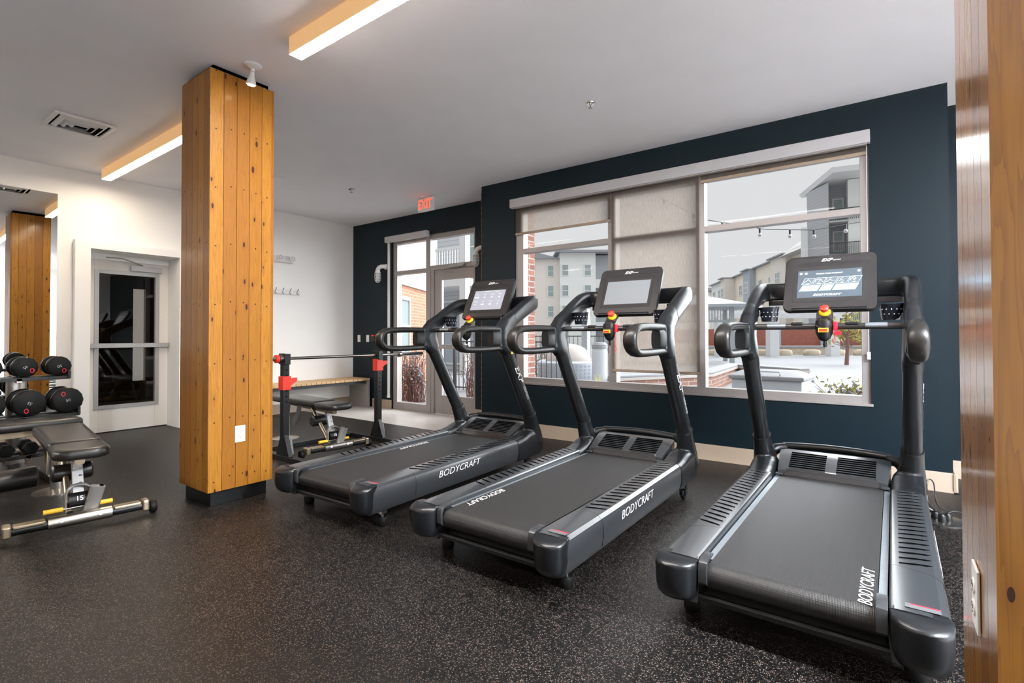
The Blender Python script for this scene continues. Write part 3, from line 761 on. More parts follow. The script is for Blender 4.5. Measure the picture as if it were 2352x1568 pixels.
def treadmill():
    t = thing('treadmill', 'x', 'treadmill')
    # running deck and frame
    mb = MB(); mb.box(-.30, .30, .12, 1.93, .115, .205); mb.build('base_frame', M['blk'], t, bevel=.01)
    mb = MB(); mb.box(-.299, .299, .125, 1.72, .222, .2525); mb.build('deck', M['blk'], t, bevel=.003)
    for s in (-1, 1):
        mb = MB(); a, b = sorted((s * .2725, s * .299)); mb.box(a, b, .14, 1.70, .2528, .2580); mb.build('deck_strip', M['strip'], t, bevel=.001)
    mb = MB(); prof = [(1.76, .262)]; prof += [(.092, .262)]
    for k in range(1, 12):
        a = PI / 2 + PI * k / 12; prof.append((.092 + .047 * math.cos(a), .215 + .047 * math.sin(a)))
    prof += [(.092, .168), (.5, .168)]
    inner = [(y, z - .003) if i < 2 else (.092 + (y - .092) * .93, .215 + (z - .215) * .93) for i, (y, z) in enumerate(prof)]
    ring = prof + inner[::-1]
    mb.loft([[(-.2705, y, z) for y, z in ring], [(.2705, y, z) for y, z in ring]], cap=False)
    n = len(prof)
    bl = mb.build('belt', M['belt'], t, ang=60)
    MB().cyl((-.30, .092, .215), (.30, .092, .215), .043, 24).build('rear_roller', M['blk'], t)
    # bar under the rear roller
    mb = MB(); mb.prism([(0, 0), (.03, 0), (.03, .022), (.008, .026), (0, .018)], lambda u, v, tt: (tt, .055 + u, .118 + v), -.31, .31); mb.build('rear_bar', M['racks'], t, bevel=.002)
    for s in (-1, 1):
        # side cover, running fore-aft
        prof = [(.300, .20), (.304, .272), (.309, .2795), (.32, .282), (.40, .283), (.437, .279), (.456, .267), (.465, .243), (.467, .19), (.458, .140), (.446, .118), (.43, .108), (.31, .108)]
        rings = []
        for y, dz in ((.052, 0), (.55, .004), (1.1, .010), (1.578, .016)):
            rings.append([(s * x, y, z + (dz if z > .2 else 0)) for x, z in prof])
        rc = MB().loft(rings).build('rail_cover', M['rail'], t, ang=25)
        mb = MB()
        ns = 19
        for k in range(ns):
            y = .475 + k * (1.06 / (ns - 1)); dz = .016 * (y / 1.58)
            zt = .2835 + dz - .0006
            pts = [(.332, y - .006, zt - .0002), (.38, y + .008, zt - .0003), (.415, y + .021, zt - .0022), (.434, y + .034, zt - .0046)]
            lo = [(s * a, b_ - .0065, c + .0016) for a, b_, c in pts]; hi = [(s * a, b_ + .0065, c + .0012) for a, b_, c in pts]
            lo[0] = (lo[0][0], pts[0][1] - .001, lo[0][2]); hi[0] = (hi[0][0], pts[0][1] + .001, hi[0][2])
            lo[3] = (lo[3][0], pts[3][1] - .001, lo[3][2]); hi[3] = (hi[3][0], pts[3][1] + .001, hi[3][2])
            mb.loft([[lo[i], hi[i], (hi[i][0], hi[i][1], hi[i][2] - .006), (lo[i][0], lo[i][1], lo[i][2] - .006)] for i in range(4)])
        mb.build('vent_slots', M['fabricd'], rc)
        mb = MB(); mb.tube([(s * .303, .445, .280), (s * .32, .445, .2845), (s * .40, .42, .2855), (s * .437, .405, .2815), (s * .457, .40, .269), (s * .4665, .40, .244), (s * .4685, .40, .19), (s * .459, .40, .139)], .0011, 6); mb.build('cover_seam', M['blk'], rc)
        # rear end cap
        def plan(k, sc, z):
            arc = [(.467, .052), (.4665, .03), (.460, .002), (.440, -.022), (.405, -.034), (.365, -.030), (.330, -.010), (.309, .020), (.302, .052)]
            o = []
            for i, (x, y) in enumerate(arc):
                yy = .052 + (y - .052) * k
                o.append((s * (.385 + (x - .385) * sc), .052 + (yy - .052) * (sc if y < .05 else 1), z))
            o.append((s * (.385 + (.315 - .385) * sc), .09, z)); o.append((s * (.385 + (.455 - .385) * sc), .09, z))
            return o
        rings = [plan(.05, .96, .2815), plan(.35, 1, .2795), plan(.7, 1, .2745), plan(.93, 1.0, .268), plan(1, 1.0, .262), plan(1.01, 1, .252), plan(1, .99, .21), plan(.97, .965, .17), plan(.90, .90, .142), plan(.74, .76, .122), plan(.45, .45, .113)]
        ec = MB().loft(rings).build('end_cap', M['plast'], t, ang=33)
        mb = MB(); mb.tube([(s * .303, .052, .2815), (s * .34, .052, .2837), (s * .40, .052, .2837), (s * .437, .052, .280), (s * .457, .052, .268), (s * .4675, .052, .243)], .0012, 6); mb.build('cap_seam', M['blk'], ec)
        # belt guard tab
        mb = MB(); pr = [(.135, .287), (.06, .287), (.042, .276), (.034, .25), (.034, .20), (.05, .185), (.05, .20), (.046, .25), (.06, .272), (.135, .280)]
        mb.loft([[(s * .268, y, z) for y, z in pr], [(s * .301, y, z) for y, z in pr]]); mb.build('roller_guard', M['rail'], t, bevel=.002)
        # rear levelling foot
        mb = MB(); mb.cyl((s * .375, .20, .13), (s * .375, .20, .05), .010, 10); mb.box(s * .375 - .022, s * .375 + .022, .18, .22, .075, .108); ft = mb.build('foot_stem', M['chrome'], t)
        MB().lathe([(0, .0), (.030, 0), (.034, .012), (.034, .044), (.030, .052), (0, .053)], c=(s * .375, .20, 0), n=20).build('foot_pad', M['rub'], ft)
        # front transport wheel
        mb = MB(); mb.lathe([(0, -.012), (.032, -.012), (.036, -.006), (.036, .006), (.032, .012), (0, .012)], c=(s * .41, 1.80, .036), axis='x', n=22); wh = mb.build('wheel', M['rub'], t)
        mb = MB(); mb.box(s * .41 - .022, s * .41 - .015, 1.78, 1.82, .03, .12); mb.box(s * .41 + .015, s * .41 + .022, 1.78, 1.82, .03, .12); mb.build('wheel_bracket', M['blk'], wh)
        # upright foot: shoe + conical socket fused into one skin
        mb = MB()
        def rr(x0, x1, z0, z1, y):
            cx, cz, a, b = (x0 + x1) / 2, (z0 + z1) / 2, (x1 - x0) / 2, (z1 - z0) / 2
            return [(s * (cx + u), y, cz + v) for u, v in sellipse(24, a, b, .5)]
        mb.loft([rr(.302, .467, .108, .296, 1.582), rr(.302, .468, .108, .300, 1.63), rr(.30, .468, .108, .312, 1.70), rr(.30, .468, .105, .338, 1.78), rr(.305, .470, .105, .345, 1.86), rr(.31, .469, .108, .335, 1.93), rr(.325, .460, .12, .30, 1.985), rr(.36, .43, .15, .25, 2.008)])
        mb.tube([(s * .400, 1.925, .22), (s * .402, 1.905, .30), (s * .405, 1.878, .37), (s * .407, 1.853, .43), (s * .408, 1.829, .487)], [.082, .074, .063, .0575, .0565], 24, r2=[.095, .085, .073, .067, .065], up=(0, 1, 0))
        # arm of the front tube rooted here
        mb.tube([(s * .40, 1.93, .33), (s * .34, 1.975, .375), (s * .28, 2.0, .392)], [.05, .036, .026], 16)
        uf = bake_remesh(mb, .007, 10, 'upright_foot', M['plast'], t)
        mb = MB(); mb.tube([(s * .408, 1.833, .478), (s * .408, 1.829, .487)], [.058, .0565], 24, r2=[.067, .0655], up=(0, 1, 0)); mb.build('socket_ring', M['blk'], uf)
        # upright tube
        mb = MB(); mb.tube([(s * .408, 1.835, .47), (s * .408, 1.515, 1.003)], [.0475, .0475], 28, r2=[.056, .056], up=(0, 1, 0), sq=.9)
        up = mb.build('upright', M['plast'], t)
        mb = MB(); mb.tube([(s * .408, 1.532, .975), (s * .408, 1.505, 1.02), (s * .410, 1.475, 1.07)], [.0495, .051, .050], 28, r2=[.058, .061, .066], up=(0, 1, 0)); mb.build('collar', M['blk'], up)
        # handle hub
        mb = MB()
        def ring(x, y, z, a, b, ty, tz, p=.75, n=24):
            T = Vector((0, ty, tz)).normalized(); n1 = Vector((1, 0, 0)); n2 = T.cross(n1)
            return [tuple(Vector((s * x, y, z)) + n1 * u + n2 * v) for u, v in sellipse(n, a, b, p)]
        mb.loft([ring(.409, 1.497, 1.035, .050, .061, -.5, .85), ring(.411, 1.458, 1.09, .051, .090, -.4, .9), ring(.412, 1.436, 1.15, .050, .094, -.1, 1), ring(.412, 1.445, 1.205, .049, .092, .3, .9), ring(.412, 1.488, 1.25, .046, .080, .75, .65), ring(.413, 1.555, 1.296, .042, .069, .85, .5), ring(.414, 1.60, 1.322, .040, .064, .87, .5)])
        mb.box(*(sorted((s * .375, s * .448)) + [1.345, 1.45, 1.075, 1.215]))
        mb.tube([(s * .412, 1.43, 1.222), (s * .412, 1.345, 1.222)], [.034, .033], 16, r2=[.024, .022])
        mb.tube([(s * .412, 1.44, 1.066), (s * .412, 1.345, 1.060)], [.034, .033], 16, r2=[.026, .022])
        hub = bake_remesh(mb, .006, 6, 'handle_hub', M['plast'], t)
        # loop handle
        pth = [(1.36, 1.219), (1.24, 1.220), (1.10, 1.219), (.975, 1.213), (.925, 1.205), (.887, 1.188), (.864, 1.163), (.858, 1.138), (.864, 1.111), (.886, 1.086), (.925, 1.068), (.975, 1.062), (1.10, 1.060), (1.24, 1.062), (1.36, 1.066)]
        m_ = len(pth)
        rr1 = [.032] * 3 + [.033, .036, .039, .041, .041, .041, .039, .036, .033] + [.032] * 3
        rr2 = [.0235] * 3 + [.024, .0245, .025, .025, .025, .025, .025, .0245, .024] + [.0235] * 3
        mb = MB(); mb.tube([(s * .414, a, b) for a, b in pth], rr1, 20, r2=rr2, up=(0, 0, 1), sq=.8)
        lp = mb.build('loop_handle', M['grip'], t)
        mb = MB(); mb.loft([[(s * .414 + u, yy, 1.141 + v) for u, v in sellipse(20, a_, b_, .6)] for yy, a_, b_ in ((1.265, .030, .063), (1.28, .033, .063), (1.32, .036, .068), (1.365, .037, .072))]); mb.build('grip_insert', M['blk'], hub)
        # cup holder
        c = (s * .318, 1.634, 0)
        mb = MB(); mb.lathe([(0, 1.252), (.045, 1.252), (.049, 1.262), (.056, 1.338), (.059, 1.341), (.059, 1.345), (.054, 1.345), (.052, 1.338), (.046, 1.266), (0, 1.262)], c=c, n=32)
        cp = mb.build('cup_holder', M['glassblk'], t)
        mb = MB()
        for zz, off in ((1.285, 0), (1.312, .5)):
            for k in range(14):
                a = 2 * PI * (k + off) / 14; r = .0498 + (zz - 1.262) * .085
                p0 = Vector((c[0] + (r + .001) * math.cos(a), c[1] + (r + .001) * math.sin(a), zz)); d = Vector((math.cos(a), math.sin(a), 0))
                mb.cyl(p0, p0 + d * .0015, .0035, 6)
        mb.build('perforations', M['ltext'], cp)
        mb = MB(); mb.tube([(s * .37, 1.64, 1.30), (s * .345, 1.66, 1.27), (s * .30, 1.68, 1.262)], .012, 8); mb.build('cup_bracket', M['blk'], cp)
        # phone clip on hub
        mb = MB(); mb.box(*(sorted((s * .39, s * .432)) + [1.43, 1.475, 1.262, 1.272])); mb.box(*(sorted((s * .397, s * .425)) + [1.462, 1.474, 1.27, 1.318])); mb.build('device_clip', M['navy'], hub, bevel=.002)
        # heart-rate plates and toggles on crossbar
        mb = MB(); a, b = sorted((s * .20, s * .30)); mb.tube([(a, 1.472, 1.2195), (b, 1.472, 1.2195)], [.0175, .0175], 20, up=(0, 0, 1)); mb.build('pulse_plate', M['chrome'] if 0 else M['strip'], t)
        mb = MB(); a, b = sorted((s * .105, s * .17)); mb.box(a, b, 1.452, 1.484, 1.222, 1.243); tg = mb.build('speed_toggle', M['blk'], t, bevel=.008, seg=3)
        mb = MB(); cc = s * .1375
        mb.box(cc - .024, cc - .010, 1.459, 1.462, 1.2432, 1.2438); mb.box(cc + .010, cc + .024, 1.459, 1.462, 1.2432, 1.2438); mb.box(cc + .0155, cc + .0185, 1.454, 1.467, 1.2432, 1.2438); mb.build('toggle_marks', M['white'], tg)
    # crossbar
    MB().cyl((-.375, 1.474, 1.217), (.375, 1.474, 1.217), .0185, 20).build('crossbar', M['bezel'], t)
    # arch carrying the console
    pth = [(.414, 1.57, 1.305), (.417, 1.68, 1.366), (.419, 1.80, 1.425), (.415, 1.875, 1.452), (.400, 1.925, 1.463), (.365, 1.955, 1.468), (.30, 1.968, 1.468), (.15, 1.972, 1.468), (0, 1.973, 1.468)]
    wd = [.064, .066, .068, .068, .065, .062, .060, .058, .057]
    pth = pth + [(-x, y, z) for x, y, z in pth[-2::-1]]; wd = wd + wd[-2::-1]
    # densify
    P_, W_ = [], []
    for i in range(len(pth) - 1):
        p0 = Vector(pth[max(i - 1, 0)]); p1 = Vector(pth[i]); p2 = Vector(pth[i + 1]); p3 = Vector(pth[min(i + 2, len(pth) - 1)])
        for k in range(4):
            u = k / 4
            P_.append(.5 * ((2 * p1) + (p2 - p0) * u + (2 * p0 - 5 * p1 + 4 * p2 - p3) * u * u + (3 * p1 - p0 - 3 * p2 + p3) * u ** 3)); W_.append(wd[i] + (wd[i + 1] - wd[i]) * u)
    P_.append(Vector(pth[-1])); W_.append(wd[-1])
    rings = []
    for i, p in enumerate(P_):
        T = (P_[min(i + 1, len(P_) - 1)] - P_[max(i - 1, 0)]).normalized()
        n1 = Vector((T.y, -T.x, 0)).normalized(); n2 = T.cross(n1)
        k_ = min(1, max(0, (abs(p.x) - .30) / .11)); rings.append([p + n1 * u + n2 * v for u, v in sellipse(26, .028 + .014 * k_, W_[i], .74)])
    MB().loft(rings).build('console_arch', M['plast'], t, ang=60)
    # centre pod with start/stop and emergency button
    mb = MB()
    ex = Vector((1, 0, 0)); ey = Vector((0, .72, .69)).normalized(); ez = ex.cross(ey)
    Mx = frame_mat((0, 1.487, 1.262), ex, ey)
    mb.xf = Mx
    out = [(.043 * math.cos(a) + 0, (.045 if math.sin(a) > 0 else -.045) + .043 * math.sin(a)) for a in [2 * PI * k / 32 for k in range(32)]]
    mb.loft([[(u * .96, v * .98, .006) for u, v in out], [(u, v, .002) for u, v in out], [(u, v, -.014) for u, v in out], [(u * .9, v * .95, -.022) for u, v in out]])
    pod = mb.build('control_pod', M['bezel'], t, ang=30)
    mb = MB(); mb.lathe([(0, 1.13), (.012, 1.13), (.030, 1.145), (.043, 1.175), (.047, 1.215), (.044, 1.25), (.0, 1.262)], c=(0, 1.47, 0), n=28); mb.build('pod_bowl', M['blk'], pod)
    mb = MB(); mb.box(-.026, .026, 1.4185, 1.43, 1.182, 1.207); mb.build('stop_label_frame', M['yellow'], pod, bevel=.003)
    mb = MB(); mb.box(-.021, .021, 1.4165, 1.42, 1.187, 1.202); mb.build('stop_label', M['red'], pod, bevel=.002)
    mb = MB(); mb.xf = Mx; mb.loft([[(u * .74, v * .5 - .030, .0055) for u, v in out], [(u * .70, v * .47 - .030, .0105) for u, v in out]]); mb.build('start_stop_button', M['blk'], pod)
    mb = MB(); mb.mesh(text_me('START', .0125, .0003, align='CENTER'), Mx @ Matrix.Translation((0, -.021, .011))); mb.mesh(text_me('STOP', .0135, .0003, align='CENTER'), Mx @ Matrix.Translation((0, -.038, .011))); mb.build('button_text', M['white'], pod)
    mb = MB(); mb.xf = Mx @ Matrix.Translation((0, .048, 0)); mb.lathe([(0, .006), (.031, .006), (.031, .012), (.026, .020), (0, .021)], n=24); mb.build('yellow_collar', M['yel2'], pod)
    mb = MB(); mb.xf = Mx @ Matrix.Translation((0, .048, 0)); mb.lathe([(0, .02), (.015, .02), (.015, .028), (.023, .032), (.024, .045), (.018, .051), (0, .053)], n=24); mb.build('emergency_button', M['red'], pod)
    mb = MB(); mb.lathe([(0, 1.095), (.009, 1.095), (.011, 1.11), (.009, 1.132), (0, 1.135)], c=(.004, 1.47, 0), n=12); mb.build('cord_plug', M['blk'], pod)
    # console
    up = Vector((0, .185, .37)).normalized(); ez = Vector((1, 0, 0)).cross(up)
    Mc = frame_mat((0, 1.690, 1.320), (1, 0, 0), up)
    hw, hh, r = .252, .413, .042
    def rrect(x0, x1, y0, y1, r, n=7):
        o = []
        for cx, cy, a0_ in ((x1 - r, y1 - r, 0), (x0 + r, y1 - r, PI / 2), (x0 + r, y0 + r, PI), (x1 - r, y0 + r, 1.5 * PI)):
            for k in range(n + 1):
                a = a0_ + PI / 2 * k / n; o.append((cx + r * math.cos(a), cy + r * math.sin(a)))
        return o
    mb = MB(); mb.xf = Mc
    A = rrect(-hw, hw, 0, hh, r); 
    def sc(pts, k): return [(u - math.copysign(k, u), v - (k if v > hh / 2 else -k)) for u, v in pts]
    mb.loft([[(u, v, -.004) for u, v in sc(A, .002)], [(u, v, -.008) for u, v in A], [(u, v, -.030) for u, v in A], [(u, v, -.046) for u, v in sc(A, .012)], [(u, v, -.052) for u, v in sc(A, .03)]])
    con = mb.build('console', M['blk'], t, ang=50)
    mb = MB(); mb.xf = Mc; F = rrect(-hw + .004, hw - .004, .004, hh - .004, r - .004); mb.loft([[(u, v, -.0045) for u, v in F], [(u, v, .0) for u, v in sc(F, .001)]]); mb.build('face_plate', M['bezel'], con, ang=50)
    mb = MB(); mb.xf = Mc; F = rrect(-.213, .213, hh - .062, hh - .022, .012, 4); mb.loft([[(u, v, .0) for u, v in F], [(u, v, .0012) for u, v in F]]); mb.build('speaker_strip', M['bezel2'], con)
    mb = MB(); mb.xf = Mc; F = rrect(-.201, .201, .062, .325, .006, 3); mb.loft([[(u, v, .0) for u, v in F], [(u, v, .001) for u, v in F]]); mb.build('screen_border', M['bezel2'], con)
    mb = MB(); mb.xf = Mc; mb.prism([(0, 0), (.022, .004), (.022, .012), (0, .034)], lambda a, b, tt: (tt, b - .010, a - .002), -.20, .20); mb.build('reading_ledge', M['blk'], con, bevel=.003)
    mb = MB(); mb.xf = Mc
    mb.mesh(text_me('EXP', .030, .0003, shear=.35, align='CENTER', sx=1.15, bold=.0008), Mc @ Matrix.Identity(4) if False else Matrix.Translation((-.018, hh - .042, .0015)))
    mb.mesh(text_me('SERIES', .012, .0003, shear=.3, align='LEFT', sx=1.3), Matrix.Translation((.016, hh - .045, .0015)))
    mb.build('series_logo', M['white'], con)
    mb = MB(); mb.box(-.06, .06, 1.80, 1.955, 1.42, 1.50); mb.build('console_mount', M['blk'], t, bevel=.01)
    mb = MB()
    for s in (-1, 1):
        a, b = sorted((s * .25, s * .375)); mb.box(a, b, 1.935, 1.955, 1.372, 1.405)
    mb.build('accessory_tray', M['bezel'], t, bevel=.003)
    # motor hood
    mb = MB()
    def hood(y, z, w, zb): return [(-w, y, z), (-w + .03, y, z + .006), (w - .03, y, z + .006), (w, y, z), (w, y, zb), (-w, y, zb)]
    mb.loft([hood(1.700, .290, .290, .272), hood(1.78, .325, .296, .272), hood(1.86, .358, .304, .25), hood(1.925, .382, .306, .22), hood(1.955, .380, .29, .18), hood(1.97, .355, .27, .15)])
    # keep the mouth over the belt open below the lip
    hd = mb.build('motor_hood', M['rail'], t, ang=35)
    mb = MB(); mb.loft([[(-.255, 1.6935, .2635), (.255, 1.6935, .2635), (.235, 1.704, .309), (-.235, 1.704, .309)], [(-.255, 1.73, .2635), (.255, 1.73, .2635), (.235, 1.73, .309), (-.235, 1.73, .309)]]); mb.build('hood_lip', M['bezel2'], hd)
    for s in (-1, 1):
        mb = MB()
        for k in range(8):
            y = 1.735 + k * .0205; z = .296 + (y - 1.70) * .428 + .0015; sh = .005 * k * .4
            a, b = sorted((s * .03, s * (.232 - .0)))
            mb.prism([(0, 0), (.011, .0047), (.011, .0061), (0, .0014)], lambda u, v, tt: (tt, y + u, z + v - .0005), a, b)
        mb.build('hood_vents', M['fabricd'], hd)
        mb = MB(); a, b = sorted((s * .255, s * .300)); mb.box(a, b, 1.668, 1.70, .266, .277); mb.build('hood_corner', M['rail'], hd, bevel=.002)
    mb = MB(); mb.tube([(x, 2.0 + .03 * (1 - (x / .3) ** 2), .392 + .008 * (1 - (x / .3) ** 2)) for x in [-.30 + .6 * k / 16 for k in range(17)]], .0255, 16); mb.build('front_tube', M['plast'], t)
    # lettering on the right-hand side panel and upright
    mb = MB(); mb.mesh(text_me('BODYCRAFT', .060, .0004, shear=.35, sx=1.29, bold=-.0007), frame_mat((.4690, .605, .228), (0, 1, .014), (-.12, 0, 1))); mb.build('side_logo', M['white'], t)
    mb = MB()
    ax = Vector((0, .320, -.533)).normalized(); vx = Vector((0, .533, .320)).normalized()   # reads downward
    for me, st in ((text_me('EXP', .082, 0, shear=.25, sx=1.15, bold=.001), .10),):
        base = Vector((.408, 1.515, 1.003)) + ax * st
        for p in me.polygons: pass
        vs = []
        for v in me.vertices:
            q = base + ax * v.co.x + vx * v.co.y
            dx = .0475 * max(.1, 1 - (abs(v.co.y) / .056) ** 2.2) ** .46
            vs.append(mb.bm.verts.new((.408 + dx + .0012, q.y, q.z)))
        for p in me.polygons: mb.face([vs[i] for i in p.vertices])
    mb.build('upright_logo', M['white'], t, fix=False)
    mb = MB(); me = text_me('SERIES', .040, 0, shear=.25, sx=1.25); base = Vector((.408, 1.515, 1.003)) + ax * .31; vs = []
    for v in me.vertices:
        q = base + ax * v.co.x + vx * (v.co.y + .006); dx = .0475 * max(.1, 1 - (abs(v.co.y) / .056) ** 2.2) ** .46
        vs.append(mb.bm.verts.new((.408 + dx + .0012, q.y, q.z)))
    for p in me.polygons: mb.face([vs[i] for i in p.vertices])
    mb.build('series_lettering', M['ltext'], t, fix=False)
    # warning sticker on right end of the cover
    mb = MB(); mb.box(.345, .437, .085, .118, .2846, .2852); st = mb.build('warning_sticker', M['sticker'], t)
    mb = MB(); mb.box(.36, .437, .112, .118, .2852, .2856); mb.build('sticker_stripe', M['crim'], st)
    return t, con, Mc

tm, con, Mc = treadmill()
def belt_text(par, x, y, flip, name='belt_logo'):
    M_ = frame_mat((x, y, .2632), (0, -1, 0) if flip else (0, 1, 0), (1, 0, 0) if flip else (-1, 0, 0))
    MB().mesh(text_me('BODYCRAFT', .060, .0002, shear=.3, sx=.94), M_).build(name, M['white'], par)
def on_console(par, pieces, name, mat):
    mb = MB(); mb.xf = Mc
    for me, mt in pieces: mb.mesh(me, mt)
    return mb.build(name, mat, par)
def base_screen(par, mat):
    mb = MB(); mb.xf = Mc; mb.box(-.174, .174, .094, .297, .001, .0014); return mb.build('screen', mat, par)
TMS = []
poses = [((-2.899, 1.885), .029, 'dark grey treadmill farthest from camera, nearest the exit door, screen showing small white figures'),
         ((-1.591, 1.888), .002, 'middle dark grey treadmill of the three, with plain grey screen and dangling red cord'),
         ((-.308, 2.026), -.008, 'dark grey treadmill nearest the right-edge pine column, screen showing blue workout tiles')]
for i, ((x, y), rz, lab) in enumerate(poses):
    c = tm if i == 0 else copy_tree(tm)
    c.location = (x, y, 0); c.rotation_euler = (0, 0, rz); c['label'] = lab; c['group'] = 'row of three treadmills'
    TMS.append(c)
def child(o, n):
    return [k for k in o.children if k.name.split('.')[0] == n][0]
cons = [child(o, 'console') for o in TMS]
T_ = Matrix.Translation
# treadmill 1: data grid
base_screen(cons[0], M['scr_b'])
P1 = [(text_me('WORKOUT', .0085, 0, sx=1.3), T_((-.055, .283, .0018))), (text_me('SETTINGS', .0075, 0, sx=1.3), T_((.06, .283, .0018)))]
for r_, row in enumerate((('PACE', 'TIME', 'INCLINE', 'SPEED'), ('CALORIES', 'DIST', 'HEART', 'METS'))):
    for c_, tx in enumerate(row):
        xx = -.145 + c_ * .085; yy = .255 - r_ * .075
        P1.append((text_me(tx, .009, 0, align='CENTER'), T_((xx + .01, yy, .0018))))
        P1.append((text_me(('00:00', '12', '1.5', '3.0', '0', '0.00', '120', '9')[r_ * 4 + c_], .020, 0, align='CENTER', bold=.0003), T_((xx + .01, yy - .03, .0018))))
on_console(cons[0], P1, 'screen_menu', M['scr_w'])
# treadmill 2: blank grey
base_screen(cons[1], M['scr_c'])
# treadmill 3: tiles
base_screen(cons[2], M['scr_a'])
mb = MB(); mb.xf = Mc
def para(mb, x0, x1, y0, y1, z, sk=.010):
    v = [mb.V(p) for p in ((x0 - sk, y0, z), (x1 - sk, y0, z), (x1 + sk, y1, z), (x0 + sk, y1, z))]; mb.face(v)
for k in range(5): para(mb, -.142 + k * .063, -.086 + k * .063, .192, .238, .0017)
mb.build('screen_tiles', M['scr_m'], cons[2], fix=False)
mb = MB(); mb.xf = Mc
para(mb, -.155, -.052, .142, .186, .0017); para(mb, -.044, .020, .142, .186, .0017); para(mb, .028, .150, .142, .186, .0017)
mb.build('screen_panels', M['scr_l'], cons[2], fix=False)
P3 = [(text_me('CHOOSE YOUR WORKOUT', .0115, 0, align='CENTER', bold=.0003), T_((0, .268, .0022))), (text_me('BODYCRAFT', .019, 0, shear=.3, align='CENTER', sx=1.35, bold=.0005), T_((-.01, .112, .0022)))]
for k, n_ in enumerate(('CLIMB', 'SPEED', 'RUN', 'HIIT', 'HRC')): P3.append((text_me(n_, .008, 0, align='CENTER'), T_((-.118 + k * .063, .197, .0024))))
for k, (xx, n_) in enumerate(((-.105, 'RECENT'), (-.012, 'PROFILES'), (.09, 'MEDIA'))): P3.append((text_me(n_, .008, 0, align='CENTER'), T_((xx - .004, .147, .0024))))
on_console(cons[2], P3, 'screen_menu', M['scr_w'])
mb = MB(); mb.xf = Mc
def ln(pts, w=.0012, z=.0022):
    for a, b in zip(pts, pts[1:]):
        a = Vector((a[0], a[1], z)); b = Vector((b[0], b[1], z)); d = (b - a).normalized(); n_ = Vector((-d.y, d.x, 0)) * w
        mb.face([mb.V(a - n_), mb.V(b - n_), mb.V(b + n_), mb.V(a + n_)])
for k in range(5):
    x0, x1 = -.142 + k * .063, -.086 + k * .063; ln([(x0 - .01, .192), (x1 - .01, .192), (x1 + .01, .238), (x0 + .01, .238), (x0 - .01, .192)], .0006)
ln([(-.140, .203), (-.130, .216), (-.126, .211), (-.115, .231), (-.097, .203)])
ln([(-.055 + .02 * math.cos(a), .205 + .024 * math.sin(a)) for a in [PI * q / 10 for q in range(11)]]); ln([(-.06, .207), (-.045, .220)])
ln([(-.02, .204), (-.005, .210), (.005, .224), (.016, .214), (.03, .213)]); ln([(.008, .233), (.012, .233)], .002)
ln([(.052, .206), (.066, .214), (.062, .224), (.076, .232)]); ln([(.066, .214), (.082, .209)])
ln([(.118, .206), (.110, .225), (.120, .233), (.127, .226), (.136, .233), (.143, .222), (.135, .208)]); ln([(.112, .218), (.122, .218), (.126, .226), (.130, .211), (.134, .219), (.145, .219)], .0009)
for cx, cy, r in ((-.157, .275, .008), (-.128, .275, .008), (.158, .275, .008)):
    md = MB(); md.xf = Mc; md.face([md.V((cx + r * math.cos(2 * PI * q / 14), cy + r * math.sin(2 * PI * q / 14), .0022)) for q in range(14)]); md.build('round_icon', M['scr_w'], cons[2], fix=False)
for q in range(6):
    x_ = -.145 + q * .014; ln([(x_, .158), (x_ + .008, .158), (x_ + .010, .172), (x_ + .002, .172)], .0024)
ln([(-.04, .156), (-.032, .172)], .003); ln([(-.022, .158), (.010, .158)], .004); ln([(-.018, .172), (.016, .172)], .004)
mb.face([mb.V(p) for p in ((.052, .150, .0022), (.072, .161, .0022), (.056, .175, .0022))])
mb.build('screen_icons', M['scr_w'], cons[2], fix=False)
# belt lettering
belt_text(TMS[0], -.238, 1.245, True); belt_text(TMS[1], -.238, .53, True); belt_text(TMS[2], .240, .070, False)
# yellow sticker (first), red cords and clips
MB().box(-.001, .001, -.014, .014, -.018, .018).build('yellow_sticker', M['yel2'], TMS[0]).location = (.458, 1.50, 1.035)
mb = MB(); mb.tube([(.052, 1.45, 1.24), (.052, 1.45, 1.17), (.054, 1.45, 1.12), (.058, 1.45, 1.08)], .0016, 6); mb.tube([(.058, 1.45, 1.10), (.045, 1.45, 1.06), (.036, 1.45, 1.045), (.052, 1.45, 1.055), (.066, 1.45, 1.075)], .0018, 6)
mb.build('safety_cord', M['tstrap'], TMS[1])
for o in TMS[1:]:
    mb = MB(); mb.tube([(.052, 1.474, 1.217), (.068, 1.474, 1.217)], [.0255, .0255], 18); mb.box(.048, .062, 1.445, 1.47, 1.19, 1.245); mb.build('red_clip', M['crim'], o, bevel=.003)
mb = MB(); mb.box(.050, .085, 1.442, 1.462, 1.165, 1.188); mb.tube([(.058, 1.45, 1.17), (.048, 1.45, 1.13), (.042, 1.45, 1.12)], .0025, 6); mb.build('clip_tag', M['crim'], TMS[2], bevel=.003)
